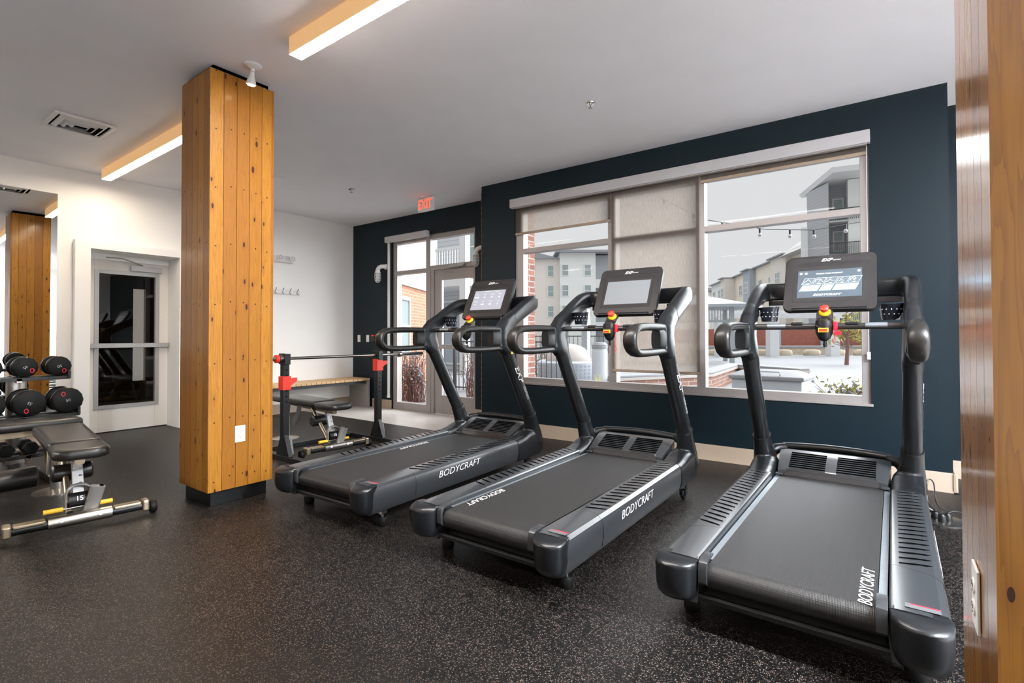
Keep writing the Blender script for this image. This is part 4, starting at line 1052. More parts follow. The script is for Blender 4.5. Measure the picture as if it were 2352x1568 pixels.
# ------------------------------------------------------------------ barbell rack
RX = -4.60
def rack():
    t = thing('barbell_rack', 'low black two-post barbell rack with red brackets behind the free-standing column', 'barbell rack', (RX, 3.20, 0))
    for k_, (s, zr) in enumerate(((-1, .735), (1, .855))):
        y = s * .55
        px = MB().box(-.030, .030, y - .030, y + .030, .03, 1.0).build('post', M['racks'], t, bevel=.003)
        mb = MB()
        for q in range(9): mb.cyl((.0302, y, .55 + q * .05), (.0308, y, .55 + q * .05), .007, 10)
        mb.build('pin_holes', M['fabricd'], px)
        # bracket
        mb = MB(); mb.box(-.040, .040, y - .042, y + .042, zr - .075, zr + .055)
        mb.prism([(.04, -.05), (.075, -.02), (.115, .0), (.115, .035), (.04, .028)], lambda u, v, tt: (tt, y + u, zr + v), -.022, .022)
        br = mb.build('bracket', M['red'], t, bevel=.004)
        MB().cyl((-.07, y, zr), (-.04, y, zr), .014, 12).build('bracket_knob', M['blk'], br)
        # bar hook
        mb = MB(); mb.box(-.034, .034, y - .034, y + .034, .90, .925); mb.box(.034, .05, y - .03, y + .03, .90, 1.0); mb.prism([(-.06, .0), (-.045, 0), (-.035, .09), (-.055, .10)], lambda u, v, tt: (u, tt, .905 + v), y - .03, y + .03)
        mb.build('bar_hook', M['racks'], t, bevel=.003)
        # gusseted feet
        MB().box(-.55, .45, y - .035, y + .035, 0.0, .045).build('foot_rail', M['racks'], t, bevel=.004)
        mb = MB(); mb.prism([(.03, .045), (.11, .045), (.03, .24)], lambda u, v, tt: (u, tt, v), y - .022, y + .022); mb.prism([(-.03, .045), (-.11, .045), (-.03, .24)], lambda u, v, tt: (u, tt, v), y - .022, y + .022); mb.build('gusset', M['racks'], t, bevel=.002)
        MB().prism([(.045, .045), (.075, .045), (.052, .20), (.035, .20)], lambda u, v, tt: (tt, y + u, v), .031, .036).build('gusset_plate', M['silver'], t)
    MB().box(-.50, -.43, -.515, .515, 0, .045).build('cross_rail', M['racks'], t, bevel=.004)
    MB().box(.26, .33, -.72, .9, 0.0, .05).build('side_rail', M['racks'], t, bevel=.004) if 0 else None
    return t
rack()
t = thing('barbell', 'long bare steel barbell resting across the low black rack', 'barbell', (RX, 3.45, .955))
MB().cyl((0, -.80, 0), (0, .62, 0), .0145, 16).build('shaft', M['bar'], t)
for s, a, b in ((-1, -1.08, -.82), (1, .62, .97)):
    MB().cyl((0, a, 0), (0, b, 0), .022, 20).build('sleeve', M['chrome'], t)
MB().cyl((0, .59, 0), (0, .625, 0), .034, 20).build('collar', M['metal'], t)
MB().cyl((0, -.86, 0), (0, -.80, 0), .036, 20).build('collar', M['metal'], t)
MB().cyl((0, -.895, 0), (0, -.865, 0), .037, 20).build('collar_band', M['red'], t)

# ------------------------------------------------------------------ adjustable benches
def pad_mesh(mb, y0, y1, w0, w1, z, th, r0, rear_r=.03, n=8, tilt=0.0):
    """y0 near end (rounded with radius r0), y1 far end"""
    o = []
    for k in range(n + 1):
        a = PI + PI / 2 * k / n; o.append((-w0 + r0 + r0 * math.cos(a), y0 + r0 + r0 * math.sin(a)))
    for k in range(n + 1):
        a = 1.5 * PI + PI / 2 * k / n; o.append((w0 - r0 + r0 * math.cos(a), y0 + r0 + r0 * math.sin(a)))
    for k in range(5):
        a = PI / 2 * k / 4; o.append((w1 - rear_r + rear_r * math.cos(a), y1 - rear_r + rear_r * math.sin(a)))
    for k in range(5):
        a = PI / 2 + PI / 2 * k / 4; o.append((-w1 + rear_r + rear_r * math.cos(a), y1 - rear_r + rear_r * math.sin(a)))
    cy = (y0 + y1) / 2
    def rg(k, zz): return [(x - math.copysign(min(k, abs(x)), x) * 1.0, y + (k if y < cy else -k), zz + (y - y0) * tilt) for x, y in o]
    mb.loft([rg(.02, z - th), rg(.004, z - th + .008), rg(0, z - th + .02), rg(0, z - .022), rg(.006, z - .008), rg(.020, z - .001), rg(.04, z)])
    return mb
def weight_bench(label, loc, rz, group):
    t = thing('weight_bench', label, 'weight bench', loc, rz, group)
    # local x lateral, +y toward the rear; foot bar at the origin
    MB().cyl((-.33, 0, .062), (.33, 0, .062), .027, 20).build('foot_bar', M['racks'], t)
    for s in (-1, 1):
        mb = MB(); a, b = sorted((s * .16, s * .30)); 
        MB().box(a, b, -.034, .034, .075, .094).build('foot_bar_plate', M['gold'], t, bevel=.006)
        mb = MB(); mb.box(*(sorted((s * .305, s * .345)) + [-.04, .05, .03, .10])); ec = mb.build('bar_end', M['gold'], t, bevel=.012, seg=3)
        MB().lathe([(0, -.018), (.036, -.018), (.040, -.010), (.040, .010), (.036, .018), (0, .018)], c=(s * .372, .015, .041), axis='x', n=22).build('wheel', M['rub'], ec)
    mb = MB(); mb.tube([(-.15, 0, .064), (.15, 0, .064)], [.036, .036], 20); sl = mb.build('sleeve', M['metal'], t)
    mb = MB()
    for s in (-1, 1): mb.cyl((s * .09, -.034, .075), (s * .09, -.041, .077), .011, 14)
    mb.build('bolt', M['wplast'], sl)
    # slotted storage post leaning out
    mb = MB(); mb.tube([(.05, .05, .08), (.085, .02, .235)], [.038, .038], 16, r2=[.022, .022], up=(0, 1, 0), sq=.5); sp = mb.build('storage_post', M['silver'], t)
    mb = MB(); q = Vector((.0855, .0195, .2352)); d = Vector((.035, -.03, .155)).normalized()
    for s in (-1, 1): mb.cyl(q + Vector((s * .017, 0, 0)), q + Vector((s * .017, 0, 0)) + d * .0015, .012, 12)
    mb.build('post_openings', M['fabricd'], sp)
    # adjustment ladder with its ring and number badge
    mb = MB(); mb.box(-.028, .028, -.012, .012, 0, .30); mb.xf = Matrix.Identity(4)
    lad = mb.build('ladder', M['silver'], t, bevel=.003); lad.location = (.0, .10, .18); lad.rotation_euler = (math.radians(-24), 0, 0)
    mb = MB()
    for k in range(5): mb.box(.005, .02, -.0135, -.0122, .07 + k * .045, .078 + k * .045)
    mb.build('ladder_marks', M['dtext'], lad)
    MB().box(-.022, .022, -.0135, -.0125, .16, .22).build('pictogram_sticker', M['white'], lad)
    mb = MB(); R_ = .062
    pts = [(-R_, .085, .09), (-R_, .085, .19)] + [(R_ * math.cos(a), .085, .19 + R_ * math.sin(a)) for a in [PI - PI * k / 10 for k in range(1, 10)]] + [(R_, .085, .19), (R_, .085, .09)]
    mb.tube(pts, .006, 10, r2=.024, up=(0, 1, 0)); mb.build('ladder_ring', M['silver'], t)
    mb = MB(); mb.cyl((-.05, .09, .155), (.05, .09, .155), .045, 18); mb.build('badge_drum', M['blk'], t)
    MB().mesh(text_me('15', .038, .0005, align='CENTER', bold=.001), frame_mat((0, .047, .17), (1, 0, 0), (0, .25, 1))).build('badge_number', M['white'], t)
    # yellow pull handle
    for s in (-1, 1):
        mb = MB(); a, b = sorted((s * .075, s * .165)); mb.cyl((a, .07, .115), (b, .07, .115), .0145, 14); mb.build('yellow_grip', M['yellow'], t)
    MB().cyl((-.08, .07, .115), (.08, .07, .115), .007, 10).build('pull_rod', M['metal'], t)
    # struts and spine
    mb = MB(); mb.tube([(-.045, .07, .09), (-.045, .42, .41)], [.018, .018], 14, r2=[.014, .014]); mb.build('strut', M['gold'], t)
    mb = MB(); mb.tube([(0, .06, .405), (0, 1.15, .43)], [.026, .026], 16, r2=[.030, .030], sq=.5); mb.build('spine', M['gold'], t)
    mb = MB(); mb.tube([(0, 1.10, .02), (0, 1.12, .40)], [.05, .05], 18); mb.build('rear_leg', M['metal'], t)
    mb = MB(); mb.lathe([(0, .0), (.15, 0), (.15, .008), (.06, .025), (0, .028)], c=(0, 1.10, 0), n=28); mb.build('base_plate', M['metal'], t)
    mb = MB()
    mb.prism([(.86, .41), (.93, .41), (.97, .30), (1.06, .19), (1.04, .14), (.94, .20), (.88, .30)], lambda u, v, tt: (tt, u, v), -.07, -.058); mb.prism([(.86, .41), (.93, .41), (.97, .30), (1.06, .19), (1.04, .14), (.94, .20), (.88, .30)], lambda u, v, tt: (tt, u, v), .058, .07)
    mb.build('pivot_plate', M['silver'], t, bevel=.002)
    pad_mesh(MB(), -.10, .228, .138, .138, .494, .065, .08).build('seat_pad', M['leather'], t, ang=70)
    pad_mesh(MB(), .235, 1.14, .135, .15, .50, .065, .03).build('back_pad', M['leather'], t, ang=70)
    # foam rollers
    a, b = -.11, .095
    mb = MB(); mb.lathe([(0, a), (.045, a), (.054, a + .01), (.054, b - .01), (.045, b), (0, b)], c=(0, .31, .29), axis='x', n=24); rl = mb.build('foam_roller', M['leather'], t)
    return t
wb = weight_bench('adjustable black weight bench with rounded seat and yellow grips in the left foreground', (-3.985, .985, 0), math.radians(83), 'adjustable weight benches')
wb2 = copy_tree(wb); wb2.location = (-4.47, 3.14, 0); wb2.rotation_euler = (0, 0, math.radians(86))
wb2['label'] = 'adjustable black weight bench standing under the barbell rack behind the column'
# the second bench lying crosswise behind
t = thing('flat_bench', 'black padded flat bench lying crosswise behind the front weight bench', 'weight bench', (-5.55, .75, 0), 0)
pad_mesh(MB(), -.55, .60, .15, .15, .50, .07, .03, .03).build('pad', M['leather'], t, ang=70)
MB().box(-.03, .03, -.45, .50, .37, .428).build('spine', M['gold'], t, bevel=.004)
for y in (-.40, .42):
    MB().box(-.03, .03, y - .03, y + .03, .05, .37).build('leg', M['gold'], t, bevel=.004)
    MB().box(-.24, .24, y - .035, y + .035, 0, .05).build('foot_bar', M['racks'], t, bevel=.006)

a, b = -.55, .22
mb = MB(); mb.lathe([(0, a), (.060, a), (.074, a + .012), (.074, b - .012), (.060, b), (0, b)], c=(.62, 0, .17), axis='y', n=26); mb.build('foam_roller', M['leather'], t)
mb = MB(); mb.tube([(.0, -.40, .20), (.60, -.40, .17)], [.02, .02], 10); mb.build('roller_arm', M['gold'], t)
# ------------------------------------------------------------------ dumbbell rack and dumbbells
t = thing('dumbbell_rack', 'black three-tier dumbbell rack in front of the mirror at the left edge', 'dumbbell rack', (-6.35, .30, 0))
tiers = [(-.02, .80, 1.15), (.16, .47, 1.18), (.34, .17, 1.17)]
for dx, z, ye in tiers:
    mb = MB()
    for q in (-.10, .10):
        mb.prism([(-.04, -.03), (.04, -.03), (.04, .0), (-.04, .0)], lambda u, v, tt: (dx + q + u, tt, z + v), -1.2, ye)
    mb.box(dx - .17, dx + .17, ye - .02, ye, z - .02, z + .05); mb.box(dx - .17, dx + .17, -1.2, -1.18, z - .02, z + .05)
    mb.build('shelf', M['racks'], t, bevel=.002)
for y in (.80, -1.0):
    mb = MB(); mb.tube([(.0, y, 0.03), (0, y, .80)], [.045, .045], 20, r2=[.07, .07], up=(0, 1, 0)); mb.build('upright', M['metal'], t)
    mb = MB()
    for dx, z, ye in tiers: mb.box(min(dx - .14, -.02), max(dx + .14, .02), y - .02, y + .02, z - .045, z - .003)
    mb.build('shelf_arm', M['metal'], t, bevel=.003)
    MB().box(-.28, .40, y - .04, y + .04, 0, .03).build('foot', M['racks'], t, bevel=.004)
def dumbbell(r, ln_, mark, num):
    ln_ *= .86
    t = thing('dumbbell', 'x', 'dumbbell')     # axis along local x
    hw = ln_ / 2
    MB().cyl((-hw + .05, 0, 0), (hw - .05, 0, 0), .016, 14).build('handle', M['chrome'], t)
    for s in (-1, 1):
        e0, e1 = sorted((s * (hw - .062), s * hw))
        mb = MB(); q = (e1 - e0); mb.lathe([(0, e0), (r * .86, e0), (r * .98, e0 + .008), (r, e0 + .018), (r, e1 - .018), (r * .98, e1 - .008), (r * .86, e1), (0, e1)], axis='x', n=14); mb.build('head', M['rub'], t, ang=60)
        mb = MB(); x = s * (hw - .046); mb.lathe([(r * 1.003, x - .004), (r * 1.012, x - .003), (r * 1.012, x + .003), (r * 1.003, x + .004)], axis='x', n=28); mb.build('band', M['metal'], t)
    a = mark; rm = r * .60
    mb = MB(); c = (hw + .0006, rm * math.cos(a), rm * math.sin(a))
    mb.tube([(c[0], c[1] + .013 * math.cos(b), c[2] + .018 * math.sin(b)) for b in [2 * PI * k / 18 for k in range(18)]], .0028, 6, r2=.0012, closed=True, up=(1, 0, 0)); mb.build('red_ring_mark', M['crim'], t)
    MB().mesh(text_me(num, .034, .0004, align='CENTER'), Matrix.Rotation(a - PI / 2 - .3, 4, 'X') @ frame_mat((hw + .0008, 0, 0), (0, 1, 0), (0, 0, 1))).build('weight_number', M['ltext'], t)
    return t
rows = [(.092, -6.35 - .02, .80, [1.375, 1.14, .905, .67, .435], .30, ['50', '45', '40', '35', '30']),
        (.115, -6.35 + .16, .47, [1.395, 1.135, .875, .615, .355], .34, ['50', '55', '60', '65', '70'])]
nm = {0: 'upper', 1: 'middle'}
for ri, (r, x, z, ys, ln_, nums) in enumerate(rows):
    base = None
    for i, y in enumerate(ys):
        lab = f'round black dumbbell on the {nm[ri]} tier of the rack, ' + ('at the right end' if i == 0 else ['', 'second from the right end', 'third from the right end', 'fourth from the right end', 'fifth from the right end'][i])
        o = dumbbell(r * (1 - .0 * i), ln_, [-.9, -.6, -1.5, .9, -2.2][i] if ri == 0 else [2.1, -1.9, .8, -.5, -1.2][i], nums[i])
        o.location = (x, y, z + .001 + r); o['label'] = lab; o['group'] = f'{nm[ri]} tier dumbbells'
bs = None
for i, y in enumerate((1.30, 1.15, 1.00, .85, .70)):
    if bs is None:
        bs = thing('dumbbell', 'x', 'dumbbell'); MB().cyl((-.10, 0, 0), (.10, 0, 0), .014, 12).build('handle', M['chrome'], bs)
        for s in (-1, 1):
            mb = MB(); a, b = sorted((s * .065, s * .12)); mb.tube([(a, 0, 0), (b, 0, 0)], [.055, .055], 6, up=(0, 0, 1)); mb.build('head', M['rub'], bs, bevel=.006)
        o = bs
    else: o = copy_tree(bs)
    o.location = (-6.35 + .34, y - .03, .17 + .050)
    o['label'] = 'small hexagonal dumbbell on the lowest tier of the rack, ' + ['at the right end', 'second from the right end', 'third from the right end', 'fourth from the right end', 'fifth from the right end'][i]; o['group'] = 'lowest tier dumbbells'

# ------------------------------------------------------------------ floor socket and cables by the right column
t = thing('floor_socket', 'round metal floor power socket beside the nearest treadmill and right column', 'floor socket', (.265, 4.20, 0))
mb = MB(); mb.lathe([(0, .001), (.13, .001), (.13, .005), (.118, .008), (0, .008)], n=36); mb.build('cover_ring', M['metal'], t)
for i, (x, y) in enumerate(((-.03, .02), (.03, -.01), (.0, -.05))):
    mb = MB(); mb.lathe([(0, .008), (.022, .008), (.02, .045), (.012, .055), (0, .055)], c=(x, y, 0), n=14); mb.build('plug', M['blk'], t)
def cable(label, pts, r=.004, mat='blk'):
    P_ = [Vector(p) for p in pts]; Q = []
    for i in range(len(P_) - 1):
        p0 = P_[max(i - 1, 0)]; p1 = P_[i]; p2 = P_[i + 1]; p3 = P_[min(i + 2, len(P_) - 1)]
        for k in range(8):
            u = k / 8; Q.append(.5 * ((2 * p1) + (p2 - p0) * u + (2 * p0 - 5 * p1 + 4 * p2 - p3) * u * u + (3 * p1 - p0 - 3 * p2 + p3) * u ** 3))
    Q.append(P_[-1])
    o_ = P_[0].copy(); o_.z = 0
    mb = MB(); mb.tube([q - o_ for q in Q], r, 8); o = mb.build('power_cable', M[mat]); o.location = o_
    return tag(o, label, 'cable')
cable('black cable looping up from the floor socket', [(.235, 4.22, .055), (.20, 4.26, .10), (.205, 4.33, .21), (.235, 4.33, .20), (.25, 4.27, .08), (.34, 4.33, .03), (.48, 4.42, .012), (.75, 4.45, .006)])
cable('black cable running right along the floor from the floor socket, behind the column', [(.295, 4.19, .055), (.33, 4.21, .07), (.40, 4.24, .05), (.50, 4.22, .012), (.75, 4.2, .005)])
cable('black cable from the floor socket towards the treadmill', [(.265, 4.15, .055), (.22, 4.17, .06), (.17, 4.22, .02), (.10, 4.28, .006), (.0, 4.34, .005)])
cable('pale thin cable standing in a loop left of the floor socket', [(.245, 4.17, .05), (.19, 4.20, .08), (.15, 4.25, .14), (.165, 4.27, .19), (.175, 4.28, .17), (.15, 4.30, .05), (.12, 4.36, .004)], .003, 'ltext')
# ------------------------------------------------------------------ outdoors
GZ = -.15
def plan_uv(mb):
    bm = mb.bm; bmesh.ops.recalc_face_normals(bm, faces=bm.faces[:]); bm.normal_update()
    for f in bm.faces:
        n = f.normal
        for l in f.loops:
            c = l.vert.co
            l[mb.uv].uv = (c.x, c.y) if abs(n.z) > .7 else ((c.y, c.z) if abs(n.x) > abs(n.y) else (c.x, c.z))
    return mb
mb = MB()
nx, ny = 26, 26
xs = [-60 + i * 90 / nx for i in range(nx + 1)]; 
gr = [[mb.V((-70 + 100 * (i / 40), Y1 + .0 + 115 * (j / 40) ** 2, GZ + (.02 * math.sin(i * 1.7) * math.cos(j * 2.1) if j > 3 else 0))) for i in range(41)] for j in range(41)]
for j in range(40):
    for i in range(40): mb.face([gr[j][i], gr[j][i + 1], gr[j + 1][i + 1], gr[j + 1][i]])
o = mb.build('snowy_ground', M['snow']); o['kind'] = 'structure'
mb = MB(); mb.box(-7.6, XR, Y2 + .2, Y1 + .3, GZ - .1, GZ); o = mb.build('snowy_ground', M['snow']); o['kind'] = 'structure'
mb = MB(); mb.box(-6.45, -4.4, Y1 + .19, 6.6, GZ - .02, -.03); o = mb.build('entrance_step', M['snow']); tag(o, 'snow-covered step outside the exit door', 'step')

def tagged(mb, name, mat, label, cat, group=None, kind=None, **k):
    o = mb.build(name, mat, **k); return tag(o, label, cat, group, kind)
# brick piers seen at window edges
tagged(plan_uv(MB().box(-4.3, -3.75, Y2 + .21, 5.64, GZ, 3.6)), 'brick_pier', M['brick'], 'red brick pier just outside the left edge of the wide window', 'brick pier')
tagged(plan_uv(MB().box(-7.2, -6.5, Y1 + .19, 5.775, GZ, 3.6)), 'brick_pier', M['brick'], 'narrow brick pier just outside the narrow window beside the exit door', 'brick pier')

# neighbouring wing: brick below, white lap siding above, balcony at its end
t = thing('wing_building', 'low building wing of orange brick and white lap siding seen through the exit windows', 'building', (-9.5, 8.9, GZ), math.radians(28.4))
X_ = 0.0
mb = MB(); mb.box(-3, X_, -3.6, 1.5, 0, 2.38 - GZ); plan_uv(mb).build('brick_wall', M['brick2'], t)
mb = MB(); mb.box(-3, X_ + .04, -3.6, 1.5, 2.38 - GZ, 7.5); plan_uv(mb).build('siding_wall', M['lap'], t)
mb = MB(); mb.box(X_ + .0, X_ + .07, -3.6, 1.5, 2.35 - GZ, 2.46 - GZ); mb.build('trim_band', M['wfr'], t)
def bwindow(par, c, w, h, axis, n=1, frame=.07, matf='wfr', matg='wing', rail=True):
    """window on a wall; axis 'x': wall faces +x, 'y': wall faces -y. c = centre on the wall"""
    mf = MB(); q = lambda u0, u1, d0, d1, z0, z1: mf.box(c[0] + d0, c[0] + d1, c[1] + u0, c[1] + u1, c[2] + z0, c[2] + z1) if axis == 'x' else mf.box(c[0] + u0, c[0] + u1, c[1] - d1, c[1] - d0, c[2] + z0, c[2] + z1)
    hw, hh = w / 2, h / 2
    q(-hw, hw, .0, .06, hh - frame, hh); q(-hw, hw, 0, .06, -hh, -hh + frame)
    q(-hw, -hw + frame, 0, .06, -hh + frame, hh - frame); q(hw - frame, hw, 0, .06, -hh + frame, hh - frame)
    for i in range(1, n): u = -hw + i * w / n; q(u - frame / 2, u + frame / 2, 0, .06, -hh + frame, hh - frame)
    if rail: q(-hw + frame, hw - frame, 0, .05, -frame / 3, frame / 3)
    f = mf.build('window', M[matf], par)
    mg = MB()
    g = (lambda u0, u1, d0, d1, z0, z1: mg.box(c[0] + d0, c[0] + d1, c[1] + u0, c[1] + u1, c[2] + z0, c[2] + z1)) if axis == 'x' else (lambda u0, u1, d0, d1, z0, z1: mg.box(c[0] + u0, c[0] + u1, c[1] - d1, c[1] - d0, c[2] + z0, c[2] + z1))
    g(-hw + frame * .5, hw - frame * .5, .005, .025, -hh + frame * .5, hh - frame * .5)
    mg.build('pane', M[matg], f)
bwindow(t, (X_ + .04, -1.35, 4.15), 1.5, 1.3, 'x', 2, rail=False)
bwindow(t, (X_, -1.15, 1.55), 1.3, 1.35, 'x', 2)
# balcony building beyond
t = thing('balcony_building', 'white-sided building with a railed balcony seen above the exit door', 'building', (-11.0, 13.2, GZ))
mb = MB(); mb.box(-3.6, -.45, 1.6, 3.0, 0, 8); plan_uv(mb).build('siding_wall', M['lap'], t)
mb = MB(); mb.box(-3.6, -.6, 0, 1.6, 3.05, 3.3); mb.build('balcony_floor', M['wfr'], t)
mb = MB(); mb.box(-2.35, -2.15, -.05, .2, 0, 8); mb.build('post', M['wfr'], t)
mb = MB(); mb.box(-.85, -.58, -.05, .2, 0, 8); mb.build('post', M['wfr'], t)
mb = MB(); mb.box(-3.5, -.6, .06, .12, 4.35, 4.45); mb.box(-3.5, -.6, .06, .12, 3.42, 3.48)
for k in range(23): mb.box(-3.45 + k * .125, -3.42 + k * .125, .075, .105, 3.45, 4.4)
mb.build('railing', M['wfr'], t)
bwindow(t, (-1.5, 1.6, 4.7), 1.3, 2.3, 'y', 2, matg='wing'); bwindow(t, (-1.9, 1.6, 1.45), 2.6, 2.5, 'y', 2, matg='greyb')
# fence near the exit and its shrub
def fence(x0, y0, x1, y1, z0, z1, label, step=.12, mat='iron'):
    t = thing('picket_fence', label, 'fence', (x0, y0, GZ)); d = Vector((x1 - x0, y1 - y0, 0)); n = int(d.length / step); d.normalize()
    mb = MB()
    for z in (z0, z1): mb.tube([(0, 0, z), tuple(d * (n * step) + Vector((0, 0, z)))], .016, 6)
    mb.build('rails', M[mat], t)
    mb = MB()
    for k in range(n + 1): p = d * (k * step); mb.tube([(p.x, p.y, z0 - .06), (p.x, p.y, z1 + .02)], .010, 5)
    mb.build('pickets', M[mat], t)
    for k in (0, n): p = d * (k * step); MB().box(p.x - .03, p.x + .03, p.y - .03, p.y + .03, 0, z1 + .1).build('post', M[mat], t)
fence(-8.35, 9.1, -5.4, 9.5, .10, 1.18, 'dark iron picket fence in the snow outside the exit door')
fence(-9.2, 13.2, -6.6, 14.4, .12, 1.30, 'dark iron picket fence behind the covered patio chair', .13)
def shrub(x, y, n, h, label, spread=.45, leaves=0, snow=True):
    t = thing('shrub', label, 'shrub', (x, y, GZ)); rnd = random.Random(int(x * 100 + y)); mb = MB(); tips = []
    for k in range(n):
        a = rnd.uniform(0, 2 * PI); r = rnd.uniform(.02, spread); hh = h * rnd.uniform(.55, 1)
        p0 = Vector((rnd.uniform(-.8, .8) * spread, rnd.uniform(-.08, .08), 0)); p2 = Vector((p0.x * .7 + .6 * r * math.cos(a), r * math.sin(a) * .6, hh)); p1 = (p0 + p2) / 2 + Vector((rnd.uniform(-.08, .08), rnd.uniform(-.08, .08), .05))
        mb.tube([p0, p1, p2], [.009, .006, .003], 5); tips += [p1, p2]
        for b in range(3):
            u = rnd.uniform(.3, .9); q = p0.lerp(p2, u); q2 = q + Vector((rnd.uniform(-.2, .2), rnd.uniform(-.12, .12), rnd.uniform(.05, .22))); mb.tube([q, q2], [.005, .002], 4); tips.append(q2)
    mb.build('stems', M['twig'], t)
    if snow:
        mb = MB()
        for q in tips:
            if rnd.random() < .4: mb.xf = Matrix.Translation(q); mb.lathe([(0, -.015), (.03, 0), (0, .03)], n=6)
        mb.xf = Matrix.Identity(4); mb.build('snow_clumps', M['snow'], t)
    if leaves:
        mb = MB()
        for k in range(leaves):
            q = rnd.choice(tips) + Vector((rnd.uniform(-.12, .12), rnd.uniform(-.12, .12), rnd.uniform(-.1, .1))); e1 = Vector((rnd.uniform(-1, 1), rnd.uniform(-1, 1), rnd.uniform(-1, 1))).normalized() * .035; e2 = Vector((rnd.uniform(-1, 1), rnd.uniform(-1, 1), rnd.uniform(-1, 1))).normalized() * .02
            mb.face([mb.V(q - e1), mb.V(q + e2), mb.V(q + e1), mb.V(q - e2)])
        mb.build('foliage', M['leafy'], t)
    return t
shrub(-6.6, 8.0, 70, 1.1, 'bare reddish shrub with snow outside the exit door', .55)
shrub(-7.72, 7.12, 80, 1.05, 'bare reddish twiggy shrub close outside the narrow window', .42)
shrub(-8.0, 9.75, 46, 1.3, 'taller bare shrub standing further from the narrow window, near the iron fence', .5)
shrub(-7.3, 11.2, 40, 1.2, 'bare shrub with a few leaves behind the iron fence outside the exit door', .7, leaves=80)
shrub(-.36, 8.3, 60, .62, 'low yellow-green shrub with snow at the lower right of the wide window', .34, leaves=320)
# low brick garden wall, two legs, with snow and stone cap
def lowwall(pts, w, zt, label):
    t = thing('garden_wall', label, 'garden wall', (pts[0][0], pts[0][1], GZ)); o = Vector((pts[0][0], pts[0][1]))
    def strip(w, z0, z1):
        mb = MB(); P_ = [Vector(p) - o for p in pts]; Ls, Rs = [], []
        for i, p in enumerate(P_):
            d0 = (P_[i] - P_[i - 1]).normalized() if i else (P_[1] - P_[0]).normalized(); d1 = (P_[i + 1] - P_[i]).normalized() if i < len(P_) - 1 else d0
            n_ = Vector((-(d0 + d1).y, (d0 + d1).x)).normalized(); k = w / 2 / max(.4, n_.dot(Vector((-d0.y, d0.x)))); Ls.append(p + n_ * k); Rs.append(p - n_ * k)
        mb.loft([[(a.x, a.y, z0), (b.x, b.y, z0), (b.x, b.y, z1), (a.x, a.y, z1)] for a, b in zip(Ls, Rs)]); return mb
    plan_uv(strip(w, 0, zt - GZ - .06)).build('brickwork', M['brick3'], t)
    strip(w + .08, zt - GZ - .06, zt - GZ).build('cap_stone', M['cap'], t)
    strip(w + .05, zt - GZ, zt - GZ + .05).build('snow_cover', M['snow'], t, bevel=.015)
lowwall([(-4.75, 10.1), (-3.45, 12.4), (-3.72, 16.3), (-1.70, 14.9)], .32, .27, 'low brick garden wall with snow on top outside the wide window')
# grill island with snowy cover
t = thing('outdoor_grill', 'grey covered outdoor grill cabinet with a snowy lid near the wide window', 'grill', (-1.45, 9.3, GZ), math.radians(-5))
mb = MB(); mb.box(-.62, .42, -.32, .36, 0, .60); mb.build('cabinet', M['cover'], t, bevel=.02)
mb = MB(); mb.loft([[(-.66, -.36, .60), (.46, -.36, .60), (.46, .40, .60), (-.66, .40, .60)], [(-.66, -.36, .66), (.46, -.36, .66), (.46, .40, .66), (-.66, .40, .66)], [(-.5, -.2, .74), (.25, -.2, .74), (.25, .3, .74), (-.5, .3, .74)]]); mb.build('lid', M['snow'], t, bevel=.02)
mb = MB(); mb.tube([(-.40, -.30, .67), (-.40, -.36, .74), (.12, -.36, .74), (.12, -.30, .67)], .012, 8); mb.build('handle', M['cover'], t)
MB().box(-.30, -.23, -.335, -.32, .28, .44).build('orange_tag', M['orange'], t)
MB().box(-.52, -.42, -.335, -.32, .20, .42).build('side_panel', M['pgrey'], t)
# wicker daybed with dome cover, patio heater, planter, post
t = thing('patio_daybed', 'round grey wicker patio seat with a pale dome cover outside the left window section', 'patio seat', (-6.05, 10.5, GZ))
mb = MB(); mb.lathe([(0, .0), (.62, .0), (.70, .1), (.72, .70), (.66, .74), (.62, .70), (.60, .3), (0, .3)], n=40); mb.build('wicker_base', M['wick'], t, ang=50)
mb = MB()
for k in range(40):
    for z in range(7):
        a = 2 * PI * k / 40; rr_ = .712 + .002 * z; p = Vector((rr_ * math.cos(a), rr_ * math.sin(a), .14 + z * .08)); d = Vector((math.cos(a), math.sin(a), 0)); n_ = Vector((-d.y, d.x, 0)) * .017
        mb.face([mb.V(p + d * .006 - n_), mb.V(p + d * .006 + n_), mb.V(p + d * .006 + n_ + Vector((0, 0, .034))), mb.V(p + d * .006 - n_ + Vector((0, 0, .034)))])
mb.build('weave_openings', M['pgrey'], t, fix=False)
mb = MB(); mb.lathe([(.52, .5), (.53, .74), (.50, .86), (.38, 1.02), (.2, 1.10), (0, 1.13)], n=30, c=(-.05, .12, 0)); mb.build('dome_cover', M['panel'] if 0 else M['cap'], t)
t = thing('patio_heater', 'upright grey covered cylinder with snow on top beside the patio seat', 'patio heater', (-4.98, 10.0, GZ))
mb = MB(); mb.lathe([(0, 0), (.15, .0), (.16, .1), (.17, .95), (.155, 1.06), (0, 1.08)], n=24); mb.build('cover', M['cover'], t)
mb = MB(); mb.lathe([(.172, 1.04), (.17, 1.12), (.12, 1.17), (0, 1.18)], n=24); mb.build('snow_cap', M['snow'], t)
t = thing('planter', 'small square grey planter with dry plant on the patio', 'planter', (-4.42, 8.85, GZ))
mb = MB(); mb.loft([[(-.13, -.13, 0), (.13, -.13, 0), (.13, .13, 0), (-.13, .13, 0)], [(-.16, -.16, .42), (.16, -.16, .42), (.16, .16, .42), (-.16, .16, .42)]]); mb.build('pot', M['cover'], t, bevel=.01)
mb = MB()
